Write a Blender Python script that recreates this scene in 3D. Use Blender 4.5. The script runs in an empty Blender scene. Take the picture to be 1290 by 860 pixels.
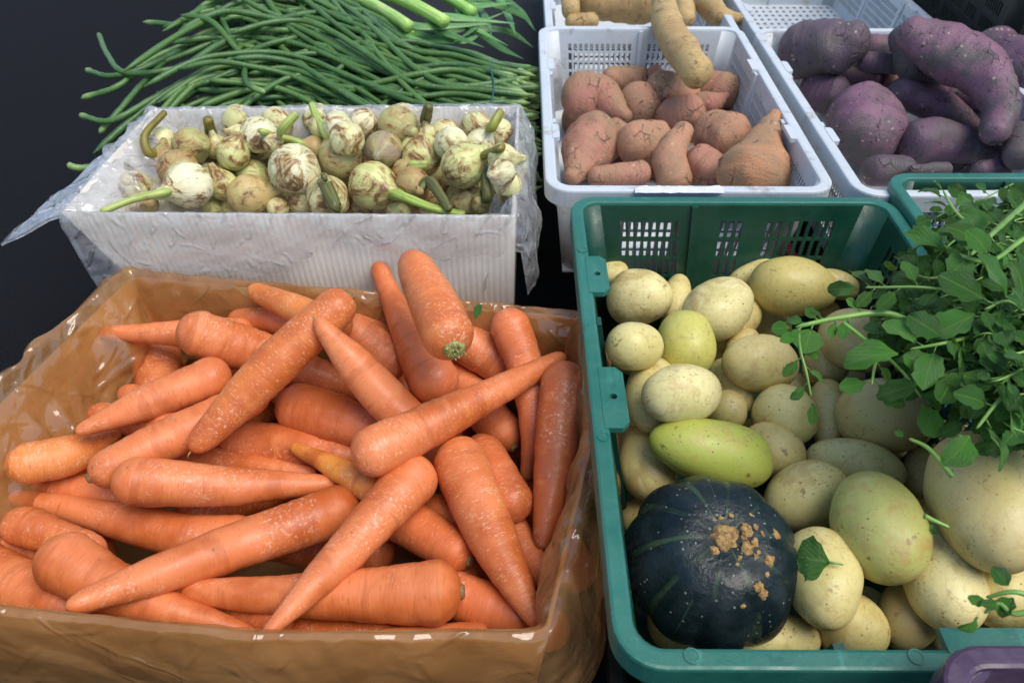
import bpy, math, random
import numpy as np
from mathutils import Vector, Matrix, noise
random.seed(7); RNG = np.random.default_rng(7)
scn = bpy.context.scene; COL = scn.collection
R = math.radians
# ------------------------------------------------------------------ camera geometry
F = 930.; TH = R(42.8); PS = R(1.13); CAM = np.array([0, 0, .85])
FW = np.array([-math.sin(PS)*math.cos(TH), math.cos(PS)*math.cos(TH), -math.sin(TH)])
RT = np.array([math.cos(PS), math.sin(PS), 0.]); UP = np.cross(RT, FW)
def ray(x, y): return F*FW + (x-645)*RT - (y-430)*UP
def P(x, y, z):
    d = ray(x, y); return CAM + d*((z-CAM[2])/d[2])
def PR(x, y, z, r):
    d = ray(x, y); t = (z-CAM[2])/d[2]; return CAM+d*t, r*t
# ------------------------------------------------------------------ object helpers
def tag(o, label=None, cat=None, group=None, kind=None):
    if label: o['label'] = label
    if cat: o['category'] = cat
    if group: o['group'] = group
    if kind: o['kind'] = kind
    return o
def mobj(name, verts, faces, mat, parent=None, smooth=True, rc=None, origin=None):
    v = np.asarray(verts, dtype=float)
    if parent is not None: org = np.array(parent['_o'])
    elif origin is not None: org = np.array(origin)
    else:
        org = (v.min(0)+v.max(0))/2; org[2] = v[:, 2].min()
    me = bpy.data.meshes.new(name)
    me.from_pydata((v-org).tolist(), [], [list(map(int, f)) for f in faces])
    if smooth: me.polygons.foreach_set('use_smooth', [True]*len(me.polygons))
    if rc is not None:
        a = me.attributes.new('rc', 'FLOAT_VECTOR', 'POINT'); a.data.foreach_set('vector', np.asarray(rc, dtype=np.float32).ravel())
    me.materials.append(mat); me.update()
    o = bpy.data.objects.new(name, me); COL.objects.link(o); o['_o'] = [float(x) for x in org]
    if parent is not None: o.parent = parent
    else: o.location = org
    return o
def empty(name, loc):
    o = bpy.data.objects.new(name, None); COL.objects.link(o); o.location = loc; o['_o'] = [float(x) for x in loc]; o.empty_display_size = .02
    return o
class MB:
    def __init__(s): s.v = []; s.f = []
    def add(s, v, f):
        n = len(s.v); s.v += [tuple(map(float, p)) for p in v]; s.f += [[i+n for i in q] for q in f]
    def box(s, lo, hi, M=None):
        c = [(x, y, z) for x in (lo[0], hi[0]) for y in (lo[1], hi[1]) for z in (lo[2], hi[2])]
        if M: c = [M(p) for p in c]
        s.add(c, [(0, 1, 3, 2), (4, 6, 7, 5), (0, 4, 5, 1), (2, 3, 7, 6), (0, 2, 6, 4), (1, 5, 7, 3)])
# ------------------------------------------------------------------ materials
def newmat(name):
    m = bpy.data.materials.new(name); m.use_nodes = True
    return m, m.node_tree, m.node_tree.nodes['Principled BSDF']
def nd(nt, typ, ins=None, **props):
    n = nt.nodes.new('ShaderNode'+typ)
    for k, v in props.items(): setattr(n, k, v)
    for k, v in (ins or {}).items():
        if isinstance(v, bpy.types.NodeSocket): nt.links.new(v, n.inputs[k])
        else: n.inputs[k].default_value = v
    return n
def c4(c): return (c[0], c[1], c[2], 1)
def mixc(nt, f, a, b, bt='MIX'):
    n = nt.nodes.new('ShaderNodeMix'); n.data_type = 'RGBA'; n.blend_type = bt
    for i, v in ((0, f), (6, a), (7, b)):
        if isinstance(v, bpy.types.NodeSocket): nt.links.new(v, n.inputs[i])
        else: n.inputs[i].default_value = v if i == 0 else c4(v)
    return n.outputs[2]
def math_(nt, op, a, b=0., c=None):
    n = nt.nodes.new('ShaderNodeMath'); n.operation = op
    for i, v in enumerate((a, b) if c is None else (a, b, c)):
        if isinstance(v, bpy.types.NodeSocket): nt.links.new(v, n.inputs[i])
        else: n.inputs[i].default_value = v
    return n.outputs[0]
def step(nt, s, lo, hi, a=0., b=1.):
    n = nd(nt, 'MapRange', {0: s, 1: lo, 2: hi, 3: a, 4: b}); n.interpolation_type = 'SMOOTHSTEP'; return n.outputs[0]
def noi(nt, v, scale, detail=3, rough=.55, dist=0.): return nd(nt, 'TexNoise', {'Vector': v, 'Scale': scale, 'Detail': detail, 'Roughness': rough, 'Distortion': dist}).outputs[0]
def vmul(nt, v, s): return nd(nt, 'VectorMath', {0: v, 1: s}, operation='MULTIPLY').outputs[0]
def vadd(nt, a, b): return nd(nt, 'VectorMath', {0: a, 1: b}, operation='ADD').outputs[0]
def bump(nt, b, h, dist, strength=1.):
    n = nd(nt, 'Bump', {'Height': h, 'Distance': dist, 'Strength': strength}); nt.links.new(n.outputs[0], b.inputs['Normal'])
def veg(nt, obj=False):
    """straightened object coordinates shifted per object, object colour, object random"""
    a = nd(nt, 'TexCoord').outputs['Object'] if obj else nd(nt, 'Attribute', attribute_name='rc').outputs['Vector']
    oi = nd(nt, 'ObjectInfo')
    sh = nd(nt, 'CombineXYZ', {0: math_(nt, 'MULTIPLY', oi.outputs['Random'], 37.), 1: math_(nt, 'MULTIPLY', oi.outputs['Random'], 11.), 2: 0.}).outputs[0]
    return vadd(nt, a, sh), oi.outputs['Color'], oi.outputs['Random'], a
L = lambda nt, a, b: nt.links.new(a, b)

def m_carrot():
    m, nt, b = newmat('carrot_skin'); v, col, rnd, raw = veg(nt)
    base = mixc(nt, step(nt, noi(nt, v, 14, 3), .35, .7), col, (.52, .115, .022))
    base = mixc(nt, step(nt, noi(nt, vmul(nt, v, (2.2, 1, 1)), 34, 4), .5, .75, 0, .35), base, (.80, .30, .085))
    d1 = noi(nt, vmul(nt, v, (1100, 150, 150)), 1, 1); dash = step(nt, d1, .655, .70)
    base = mixc(nt, math_(nt, 'MULTIPLY', dash, step(nt, math_(nt, 'FRACT', math_(nt, 'MULTIPLY', rnd, 7.3)), 0, 1, .08, .75)), base, (.90, .52, .28))
    d2 = step(nt, noi(nt, vmul(nt, v, (600, 80, 80)), 1, 1), .64, .70, 0, .45); base = mixc(nt, d2, base, (.45, .11, .03))
    msk = step(nt, math_(nt, 'ADD', noi(nt, v, 19, 3), math_(nt, 'MULTIPLY', math_(nt, 'FRACT', math_(nt, 'MULTIPLY', rnd, 13.7)), .12)), .56, .66); sc = step(nt, noi(nt, vmul(nt, v, (1, .8, .8)), 300, 6, .8), .52, .66)
    scf = math_(nt, 'MULTIPLY', msk, sc); base = mixc(nt, math_(nt, 'MULTIPLY', scf, .62), base, (.86, .64, .47))
    base = mixc(nt, step(nt, noi(nt, vmul(nt, v, (60, 9, 9)), 1, 3), .58, .64, 0, .35), base, (.40, .09, .02))
    base = mixc(nt, step(nt, noi(nt, v, 120, 3), .70, .76, 0, .7), base, (.22, .10, .04))
    L(nt, base, b.inputs['Base Color'])
    L(nt, step(nt, noi(nt, v, 60, 4), .3, .7, .34, .56), b.inputs['Roughness'])
    b.inputs['Specular IOR Level'].default_value = .45
    b.inputs['Subsurface Weight'].default_value = .12; b.inputs['Subsurface Radius'].default_value = (.006, .002, .0006); b.inputs['Subsurface Scale'].default_value = 1
    h = math_(nt, 'ADD', math_(nt, 'MULTIPLY', noi(nt, vmul(nt, v, (420, 70, 70)), 1, 2), .8), math_(nt, 'MULTIPLY', dash, -.25))
    h = math_(nt, 'ADD', h, math_(nt, 'MULTIPLY', noi(nt, v, 700, 3), .3))
    bump(nt, b, h, .0008, .5); return m
def m_potato():
    m, nt, b = newmat('potato_skin'); v, col, rnd, raw = veg(nt, True)
    base = mixc(nt, step(nt, noi(nt, v, 26, 6, .7, .5), .49, .66, 0, .62), col, (.43, .28, .09))
    base = mixc(nt, step(nt, noi(nt, vadd(nt, v, (3, 5, 1)), 12, 2), .52, .7, 0, .4), base, (.50, .46, .12))
    base = mixc(nt, step(nt, noi(nt, v, 200, 6, .75), .50, .70, 0, .5), base, (.42, .30, .13))
    vo = nd(nt, 'TexVoronoi', {'Vector': v, 'Scale': 150., 'Randomness': 1.})
    sp = step(nt, math_(nt, 'ADD', vo.outputs['Distance'], math_(nt, 'MULTIPLY', noi(nt, v, 900, 2), .2)), .16, .28, 1, 0)
    spm = math_(nt, 'MULTIPLY', sp, step(nt, noi(nt, v, 40, 2), .40, .55)); base = mixc(nt, math_(nt, 'MULTIPLY', spm, .8), base, (.10, .055, .02))
    v2 = nd(nt, 'TexVoronoi', {'Vector': v, 'Scale': 26., 'Randomness': 1.}); n2 = noi(nt, v, 170, 3)
    eye = math_(nt, 'MULTIPLY', step(nt, math_(nt, 'ADD', v2.outputs['Distance'], math_(nt, 'MULTIPLY', n2, .26)), .16, .25, 1, 0), step(nt, n2, .38, .56))
    base = mixc(nt, math_(nt, 'MULTIPLY', eye, .8), base, (.17, .09, .035))
    scr = noi(nt, v, 22, 2, .5, 1.2); base = mixc(nt, step(nt, math_(nt, 'ABSOLUTE', math_(nt, 'SUBTRACT', scr, .5)), .0015, .005, .35, 0), base, (.30, .18, .07))
    base = mixc(nt, step(nt, noi(nt, vadd(nt, v, (9, 2, 4)), 50, 6, .7), .62, .68, 0, .75), base, (.24, .15, .06))
    L(nt, base, b.inputs['Base Color']); L(nt, step(nt, noi(nt, v, 80, 4), .3, .7, .33, .52), b.inputs['Roughness'])
    b.inputs['Specular IOR Level'].default_value = .42
    h = math_(nt, 'SUBTRACT', math_(nt, 'MULTIPLY', noi(nt, v, 90, 4), .6), math_(nt, 'ADD', math_(nt, 'MULTIPLY', eye, .9), math_(nt, 'MULTIPLY', spm, .3)))
    h = math_(nt, 'ADD', h, math_(nt, 'MULTIPLY', noi(nt, v, 500, 4, .7), .2)); bump(nt, b, h, .0014, .6); return m
def m_root(name, dirt, dark, pale, rough, amt):
    m, nt, b = newmat(name); v, col, rnd, raw = veg(nt, True); vr = vadd(nt, nd(nt, 'Attribute', attribute_name='rc').outputs['Vector'], nd(nt, 'CombineXYZ', {0: math_(nt, 'MULTIPLY', rnd, 17.), 1: 0., 2: 0.}).outputs[0])
    base = mixc(nt, step(nt, noi(nt, v, 15, 3), .42, .66, 0, amt), col, dirt)
    base = mixc(nt, step(nt, noi(nt, v, 48, 6, .7), .50, .66, 0, .8), base, dirt)
    base = mixc(nt, step(nt, noi(nt, vadd(nt, v, (2, 9, 4)), 70, 6, .72), .60, .68, 0, .8), base, dark)
    base = mixc(nt, step(nt, noi(nt, vmul(nt, vr, (240, 40, 40)), 1, 4, .65), .58, .76, 0, .5), base, dark)
    cr = nd(nt, 'TexVoronoi', {'Vector': vmul(nt, v, (1.6, 1, 1)), 'Scale': 40.}, feature='DISTANCE_TO_EDGE').outputs[0]; cr = math_(nt, 'ADD', cr, math_(nt, 'MULTIPLY', math_(nt, 'SUBTRACT', noi(nt, v, 150, 4), .5), .12))
    crm = math_(nt, 'MULTIPLY', step(nt, cr, .015, .06, 1, 0), step(nt, noi(nt, v, 26, 3), .54, .66)); base = mixc(nt, math_(nt, 'MULTIPLY', crm, .32), base, dark)
    base = mixc(nt, step(nt, noi(nt, v, 190, 5, .75), .50, .68, 0, .45), base, dirt); base = mixc(nt, step(nt, noi(nt, vadd(nt, v, (4, 4, 1)), 110, 5, .75), .60, .70, 0, .55), base, dark)
    v1 = nd(nt, 'TexVoronoi', {'Vector': vmul(nt, v, (1, .6, 1)), 'Scale': 75.}).outputs['Distance']
    pl = step(nt, math_(nt, 'ADD', v1, math_(nt, 'MULTIPLY', noi(nt, v, 300, 3), .2)), .20, .30, 1, 0)
    pl = math_(nt, 'MULTIPLY', pl, step(nt, noi(nt, vadd(nt, v, (7, 1, 2)), 30, 2), .5, .6)); base = mixc(nt, math_(nt, 'MULTIPLY', pl, .7), base, pale)
    L(nt, base, b.inputs['Base Color']); b.inputs['Roughness'].default_value = rough; b.inputs['Specular IOR Level'].default_value = .35
    h = math_(nt, 'ADD', math_(nt, 'MULTIPLY', noi(nt, vmul(nt, vr, (160, 30, 30)), 1, 4), .6), math_(nt, 'MULTIPLY', crm, -.7))
    h = math_(nt, 'ADD', h, math_(nt, 'MULTIPLY', noi(nt, v, 400, 4), .35)); bump(nt, b, h, .0045, .9); return m
def m_onion():
    m, nt, b = newmat('onion_skin'); v, col, rnd, raw = veg(nt)
    base = mixc(nt, step(nt, noi(nt, vmul(nt, v, (.5, 1, 1)), 40, 3), .4, .7, 0, .6), col, (.42, .46, .16))
    fib = noi(nt, vmul(nt, v, (25, 330, 330)), 1, 3); base = mixc(nt, step(nt, fib, .52, .7, 0, .35), base, (.36, .30, .12))
    ob = vadd(nt, nd(nt, 'TexCoord').outputs['Object'], nd(nt, 'CombineXYZ', {0: math_(nt, 'MULTIPLY', rnd, 31.), 1: 0., 2: 0.}).outputs[0])
    pn = math_(nt, 'ADD', math_(nt, 'MULTIPLY', noi(nt, vmul(nt, v, (14, 70, 70)), 1, 5, .7, .8), .30), math_(nt, 'MULTIPLY', noi(nt, ob, 32, 6, .66, 1.4), .74))
    base = mixc(nt, step(nt, pn, .525, .555, 0, .8), base, (.40, .25, .09))
    base = mixc(nt, step(nt, pn, .575, .60, 0, .85), base, (.14, .060, .022))
    base = mixc(nt, step(nt, pn, .64, .68, 0, .75), base, (.34, .25, .17))
    L(nt, base, b.inputs['Base Color']); b.inputs['Roughness'].default_value = .42
    h = math_(nt, 'ADD', math_(nt, 'MULTIPLY', fib, .25), math_(nt, 'MULTIPLY', step(nt, pn, .49, .56), .6)); bump(nt, b, h, .0012, .8); return m
def m_stem(name, a, c, dark, rough=.45, sc=(14, 260, 260)):
    m, nt, b = newmat(name); v, col, rnd, raw = veg(nt)
    base = mixc(nt, step(nt, noi(nt, vmul(nt, v, sc), 1, 3), .4, .65), a, c)
    base = mixc(nt, step(nt, noi(nt, v, 45, 4), .55, .7, 0, .5), base, dark); base = mixc(nt, 1., base, col, 'MULTIPLY')
    L(nt, base, b.inputs['Base Color']); b.inputs['Roughness'].default_value = rough
    bump(nt, b, noi(nt, vmul(nt, v, sc), 1, 3), .0012, .6); return m
def m_bean():
    m, nt, b = newmat('bean_skin'); v, col, rnd, raw = veg(nt)
    base = mixc(nt, step(nt, noi(nt, vmul(nt, v, (30, 80, 80)), 1, 3), .4, .68), col, (.07, .165, .045))
    base = mixc(nt, step(nt, noi(nt, vmul(nt, v, (420, 60, 60)), 1, 2), .56, .7, 0, .45), base, (.13, .27, .12))
    xs = nd(nt, 'SeparateXYZ', {0: raw}).outputs[0]
    base = mixc(nt, step(nt, xs, .012, .035, .85, 0), base, (.24, .36, .11))
    L(nt, base, b.inputs['Base Color']); b.inputs['Roughness'].default_value = .42
    bump(nt, b, noi(nt, vmul(nt, v, (110, 30, 30)), 1, 2), .002, .6); return m
def m_plastic(name, c, scuff, dirt, rough=.38, samt=.5, damt=.5):
    m, nt, b = newmat(name); v = nd(nt, 'NewGeometry').outputs['Position']
    base = mixc(nt, step(nt, noi(nt, v, 7, 4), .4, .7, 0, .35), c, scuff)
    base = mixc(nt, step(nt, noi(nt, v, 300, 4, .7), .58, .75, 0, samt), base, scuff)
    w = step(nt, noi(nt, vmul(nt, v, (60, 9, 60)), 1, 6, .7), .58, .70, 0, samt); base = mixc(nt, w, base, scuff)
    w = step(nt, noi(nt, vmul(nt, v, (9, 70, 60)), 1, 6, .7), .60, .70, 0, samt); base = mixc(nt, w, base, scuff)
    base = mixc(nt, step(nt, noi(nt, v, 26, 6, .7), .54, .74, 0, damt), base, dirt)
    base = mixc(nt, step(nt, noi(nt, v, 170, 3, .7), .69, .75, 0, .7), base, dirt)
    L(nt, base, b.inputs['Base Color']); L(nt, step(nt, noi(nt, v, 40, 4), .35, .7, rough-.08, rough+.2), b.inputs['Roughness'])
    bump(nt, b, noi(nt, v, 220, 4, .7), .0006, .5); return m
def m_card(name, c, c2, rib=0., rough=.7):
    m, nt, b = newmat(name); v = nd(nt, 'NewGeometry').outputs['Position']
    base = mixc(nt, step(nt, noi(nt, v, 12, 5), .35, .7, 0, .6), c, c2)
    base = mixc(nt, step(nt, noi(nt, vmul(nt, v, (500, 500, 40)), 1, 2), .4, .7, 0, .25), base, c2)
    h = noi(nt, v, 60, 4)
    if rib:
        x = nd(nt, 'SeparateXYZ', {0: v}).outputs[0]
        s = math_(nt, 'SINE', math_(nt, 'MULTIPLY', x, rib)); base = mixc(nt, step(nt, s, -.6, .9, 0, .30), base, c2)
        h = math_(nt, 'ADD', math_(nt, 'MULTIPLY', s, .35), math_(nt, 'MULTIPLY', h, .8))
    L(nt, base, b.inputs['Base Color']); b.inputs['Roughness'].default_value = rough; bump(nt, b, h, .0012, .6); return m
def m_film(name, tint, body, bodyf, gloss, rough=.12, nscale=30., bd=.004, ridge=.5):
    m, nt, b = newmat(name); nt.nodes.remove(b); v = nd(nt, 'NewGeometry').outputs['Position']
    h = noi(nt, v, nscale, 3, .6, 1.2); wv = math_(nt, 'MULTIPLY', noi(nt, v, nscale*.6, 2), 2.2); hh = None
    for d_, f_, w_ in (((.8, .5, .3), 1.3, 1.), ((-.5, .8, .4), 1.7, .8), ((.2, -.4, .9), 2.1, .7), ((.9, -.3, -.4), 4.1, .35), ((.3, .7, -.7), 5.3, .3)):
        x = math_(nt, 'MULTIPLY', nd(nt, 'VectorMath', {0: v, 1: d_}, operation='DOT_PRODUCT').outputs['Value'], f_*nscale)
        t = math_(nt, 'MULTIPLY', math_(nt, 'PINGPONG', math_(nt, 'ADD', x, wv), .5), w_); hh = t if hh is None else math_(nt, 'ADD', hh, t)
    for i_, (d_, f_) in enumerate((((.7, .6, .35), 2.3), ((-.6, .7, .5), 2.9), ((.3, -.3, .9), 2.0), ((.9, .1, -.5), 3.6))):   # sparse sharp ridges
        x = math_(nt, 'MULTIPLY', nd(nt, 'VectorMath', {0: v, 1: d_}, operation='DOT_PRODUCT').outputs['Value'], f_*nscale)
        pp = math_(nt, 'PINGPONG', math_(nt, 'ADD', x, math_(nt, 'MULTIPLY', wv, 1.3)), .5)
        mk = step(nt, noi(nt, vadd(nt, v, (i_*3., 1, 2)), nscale*2.2, 2), .50, .62)
        hh = math_(nt, 'ADD', hh, math_(nt, 'MULTIPLY', mk, step(nt, pp, .0, .13, ridge, 0)))
    bp = nd(nt, 'Bump', {'Height': hh, 'Distance': bd, 'Strength': 1.}).outputs[0]
    tr = nd(nt, 'BsdfTransparent', {'Color': c4(tint)}); df = nd(nt, 'BsdfDiffuse', {'Color': c4(body), 'Normal': bp}); tl = nd(nt, 'BsdfTranslucent', {'Color': c4(body)})
    dt = nd(nt, 'MixShader', {0: .4, 1: df.outputs[0], 2: tl.outputs[0]})
    f = step(nt, h, .3, .7, bodyf*.6, min(1, bodyf*1.4))
    m1 = nd(nt, 'MixShader', {0: f, 1: tr.outputs[0], 2: dt.outputs[0]})
    gl = nd(nt, 'BsdfGlossy', {'Color': (1, 1, 1, 1), 'Roughness': rough, 'Normal': bp})
    lw = nd(nt, 'LayerWeight', {'Blend': .25, 'Normal': bp}).outputs['Fresnel']
    m2 = nd(nt, 'MixShader', {0: math_(nt, 'ADD', math_(nt, 'MULTIPLY', lw, gloss), gloss*.13), 1: m1.outputs[0], 2: gl.outputs[0]})
    L(nt, m2.outputs[0], nt.nodes['Material Output'].inputs[0]); return m
def m_leaf(name, a, c, vein):
    m, nt, b = newmat(name); v, col, rnd, raw = veg(nt)
    base = mixc(nt, step(nt, noi(nt, v, 60, 3), .4, .65), a, c); base = mixc(nt, 1., base, col, 'MULTIPLY')
    y = math_(nt, 'ABSOLUTE', nd(nt, 'SeparateXYZ', {0: raw}).outputs[1]); base = mixc(nt, step(nt, y, .02, .07, .7, 0), base, vein)
    xs = nd(nt, 'SeparateXYZ', {0: raw}); w = math_(nt, 'SINE', math_(nt, 'MULTIPLY', math_(nt, 'SUBTRACT', xs.outputs[0], y), 26.))
    base = mixc(nt, step(nt, w, .9, 1, 0, .25), base, vein)
    L(nt, base, b.inputs['Base Color']); b.inputs['Roughness'].default_value = .27; b.inputs['Specular IOR Level'].default_value = .6
    tl = nd(nt, 'BsdfTranslucent', {'Color': (.10, .22, .02, 1)}); mx = nd(nt, 'MixShader', {0: .22, 1: b.outputs[0], 2: tl.outputs[0]})
    bump(nt, b, math_(nt, 'ADD', math_(nt, 'MULTIPLY', w, -.15), noi(nt, v, 90, 3)), .002, .6)
    L(nt, mx.outputs[0], nt.nodes['Material Output'].inputs[0]); return m
def m_pumpkin():
    m, nt, b = newmat('pumpkin_skin'); a = nd(nt, 'Attribute', attribute_name='rc').outputs['Vector']
    s = nd(nt, 'SeparateXYZ', {0: a}); ph = s.outputs[0]; pol = s.outputs[1]; v = nd(nt, 'TexCoord').outputs['Object']
    n = noi(nt, v, 40, 4)
    base = mixc(nt, step(nt, noi(nt, v, 24, 4), .4, .68), (.006, .013, .015), (.013, .026, .030))
    d = math_(nt, 'ADD', ph, math_(nt, 'MULTIPLY', math_(nt, 'SUBTRACT', n, .5), .35))
    base = mixc(nt, math_(nt, 'MULTIPLY', step(nt, math_(nt, 'ABSOLUTE', d), .07, .30, .9, 0), step(nt, noi(nt, v, 30, 3), .42, .60)), base, (.040, .075, .038))
    vo = nd(nt, 'TexVoronoi', {'Vector': v, 'Scale': 130.}).outputs['Distance']
    base = mixc(nt, math_(nt, 'MULTIPLY', step(nt, vo, .09, .16, .85, 0), step(nt, noi(nt, v, 30, 2), .42, .5)), base, (.22, .26, .20))
    L(nt, base, b.inputs['Base Color']); L(nt, step(nt, noi(nt, v, 45, 3), .4, .65, .26, .6), b.inputs['Roughness']); b.inputs['Specular IOR Level'].default_value = .3
    bump(nt, b, math_(nt, 'ADD', noi(nt, v, 70, 4), math_(nt, 'MULTIPLY', noi(nt, v, 300, 3), .25)), .0025, .6); return m
def m_plain(name, c, c2, rough, scale=40., bd=.001, spec=.4):
    m, nt, b = newmat(name); v = nd(nt, 'NewGeometry').outputs['Position']
    n = noi(nt, v, scale, 5, .65); L(nt, mixc(nt, step(nt, n, .35, .7), c, c2), b.inputs['Base Color'])
    b.inputs['Roughness'].default_value = rough; b.inputs['Specular IOR Level'].default_value = spec; bump(nt, b, n, bd, .8); return m
def m_ground():
    m, nt, b = newmat('dark_tarmac'); v = nd(nt, 'NewGeometry').outputs['Position']
    n = noi(nt, v, 260, 5, .7); w = noi(nt, vmul(nt, v, (18, 160, 1)), 1, 4, .6); l = noi(nt, v, 1.6, 4)
    base = mixc(nt, step(nt, n, .35, .7), (.004, .0044, .006), (.0125, .013, .0165)); base = mixc(nt, step(nt, w, .5, .7, 0, .4), base, (.010, .0105, .013))
    base = mixc(nt, step(nt, l, .45, .75, 0, .4), base, (.007, .0074, .0092))
    L(nt, base, b.inputs['Base Color']); b.inputs['Roughness'].default_value = .9; b.inputs['Specular IOR Level'].default_value = .12; bump(nt, b, math_(nt, 'ADD', n, w), .003, .8); return m

M_CAR = m_carrot(); M_POT = m_potato(); M_ON = m_onion(); M_BEAN = m_bean(); M_PUM = m_pumpkin()
M_SP = m_root('sweet_potato_skin', (.34, .215, .12), (.055, .038, .028), (.58, .44, .30), .65, .8)
M_YAM = m_root('yam_skin', (.36, .22, .09), (.05, .032, .02), (.60, .45, .25), .6, .5)
M_PUR = m_root('purple_skin', (.105, .090, .086), (.020, .014, .020), (.50, .40, .28), .48, .95)
M_OST = m_stem('onion_stem', (.42, .50, .14), (.22, .33, .05), (.16, .09, .03))
M_LEEK = m_stem('leek_stalk', (.55, .62, .36), (.30, .48, .12), (.22, .40, .09), .35)
M_LEEKL = m_stem('leek_leaf', (.10, .24, .06), (.045, .13, .045), (.20, .33, .08), .38)
M_CST = m_stem('cress_stem', (.20, .36, .07), (.13, .28, .05), (.08, .18, .03), .35)
M_LEAF = m_leaf('cress_leaf', (.052, .175, .018), (.022, .095, .014), (.15, .29, .05))
M_WHITE = m_plastic('white_plastic', (.54, .58, .60), (.66, .70, .72), (.31, .28, .23), .42, .4, .95)
M_GREEN = m_plastic('green_plastic', (.006, .050, .030), (.016, .095, .062), (.006, .030, .020), .36, .4, .5)
M_GRIM = m_plastic('green_plastic_worn', (.020, .135, .096), (.055, .23, .185), (.009, .055, .038), .36, .6, .5)
M_RED = m_plastic('red_plastic', (.16, .012, .02), (.24, .03, .04), (.04, .008, .01))
M_PURC = m_plastic('purple_plastic', (.055, .028, .062), (.085, .05, .095), (.03, .015, .03), .32, .3, .3)
M_BLACK = m_plastic('black_plastic', (.010, .015, .014), (.022, .03, .028), (.004, .005, .005), .5, .4, .4)
M_CARD = m_card('brown_cardboard', (.32, .175, .058), (.23, .125, .040))
M_WCARD = m_card('white_corrugated_board', (.66, .62, .54), (.50, .46, .39), 820.)
M_FILM = m_film('brown_film', (.98, .82, .62), (.95, .53, .21), .27, .42, .10, 8., .0065, .22)
M_WFILM = m_film('clear_white_film', (.95, .96, .97), (.86, .87, .89), .30, .36, .14, 12., .006, .5)
M_SCAR = m_plain('cut_stem', (.30, .19, .08), (.12, .07, .03), .7, 600)
M_ROOT = m_plain('root_hair', (.50, .28, .12), (.30, .13, .05), .7, 300)
M_TUFT = m_plain('green_crown', (.46, .42, .13), (.09, .08, .03), .6, 500)
M_WART = m_plain('cork_wart', (.46, .29, .10), (.15, .075, .03), .8, 260, .002)
M_BAND = m_plain('band', (.02, .13, .13), (.015, .10, .11), .5)
M_WOOD = m_plain('bench_black', (.006, .006, .007), (.010, .010, .011), .8)

# ------------------------------------------------------------------ sweeping a vegetable along an axis
def catmull(ctrl, ts):
    c = np.asarray(ctrl, float); n = len(c)
    if n == 2: return c[0]+(c[1]-c[0])*np.asarray(ts)[:, None]
    e = np.vstack([2*c[0]-c[1], c, 2*c[-1]-c[-2]]); out = []
    for t in ts:
        u = min(max(t, 0), 1)*(n-1); i = min(int(u), n-2); f = u-i
        p0, p1, p2, p3 = e[i:i+4]
        out.append(.5*((2*p1)+(-p0+p2)*f+(2*p0-5*p1+4*p2-p3)*f*f+(-p0+3*p1-3*p2+p3)*f**3))
    return np.array(out)
def sweep(pts, rad, nseg=24, lump=0., lfreq=18., seed=0., grooves=0., flat=1., flatdir=None):
    pts = np.asarray(pts, float); n = len(pts)
    tan = np.gradient(pts, axis=0); tan /= np.linalg.norm(tan, axis=1)[:, None]+1e-12
    a = np.array([0, 0, 1.]) if flatdir is None else np.array(flatdir, float)
    if abs(tan[0]@a) > .95: a = np.array([0, 1., 0.3])
    nn = a-tan[0]*(tan[0]@a); nn /= np.linalg.norm(nn)
    s = np.concatenate([[0], np.cumsum(np.linalg.norm(np.diff(pts, axis=0), axis=1))])
    V = []; RC = []; ang = np.arange(nseg)*2*math.pi/nseg; ca, sa = np.cos(ang), np.sin(ang)
    rmax = rad.max()
    for i in range(n):
        nn = nn-tan[i]*(tan[i]@nn); nn /= np.linalg.norm(nn); bb = np.cross(tan[i], nn)
        g = 1.
        if grooves: g += grooves*noise.noise((s[i]*190+seed*13, seed, 1.7))+grooves*.8*noise.noise((s[i]*60+seed*5, seed, 4.))
        for k in range(nseg):
            d = ca[k]*nn*flat+sa[k]*bb; r = rad[i]*g; p = pts[i]+d*r
            if lump: p = p+d*(rad[i]**.5*rmax**.5)*lump*(noise.noise(Vector(p*lfreq)+Vector((seed*3.1, seed, 0)))+.45*noise.noise(Vector(p*lfreq*2.7)+Vector((0, seed, seed))))
            V.append(p); RC.append((s[i], rmax*ca[k], rmax*sa[k]))
    Fc = []
    for i in range(n-1):
        for k in range(nseg):
            k2 = (k+1) % nseg; Fc.append((i*nseg+k, i*nseg+k2, (i+1)*nseg+k2, (i+1)*nseg+k))
    Fc.append(tuple(range(nseg))[::-1]); Fc.append(tuple((n-1)*nseg+k for k in range(nseg)))
    return V, Fc, RC
def ts_of(n): u = np.linspace(0, 1, n); return .35*u+.65*(1-np.cos(math.pi*u))/2
# an item: pts [(x, y, r), ...] in photo pixels (a capsule), or ell (cx, cy, a, b, angle)
def item(pts=None, ell=None, **k):
    d = dict(k)
    if ell:
        cx, cy, a, b, an = ell
        if b > a: a, b, an = b, a, an+90
        d['ell'] = True; c, s = math.cos(R(an)), math.sin(R(an)); d['pts'] = [(cx-a*c, cy-a*s, b), (cx+a*c, cy+a*s, b)]
    else: d['pts'] = pts; d['ell'] = False
    return d
def samples(it, n=9):
    if it['ell']:
        t = np.linspace(.1, .9, 7); q = catmull(it['pts'], t); q[:, 2] *= np.sqrt(1-np.abs(2*t-1)**2.2); return t, q
    t = np.linspace(0, 1, n); return t, catmull(it['pts'], t)
def walls_of(corners, rim, taper=0., inset=0.):
    c = [np.array(p[:2], float) for p in corners]; m = sum(c)/len(c); out = []
    for i in range(len(c)):
        a, b = c[i-1], c[i]; n = np.array([b[1]-a[1], a[0]-b[0]]); n /= np.linalg.norm(n)
        if n@(a-m) < 0: n = -n
        out.append((n[0], n[1], n@a-inset))
    return np.array(out), rim, taper
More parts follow.
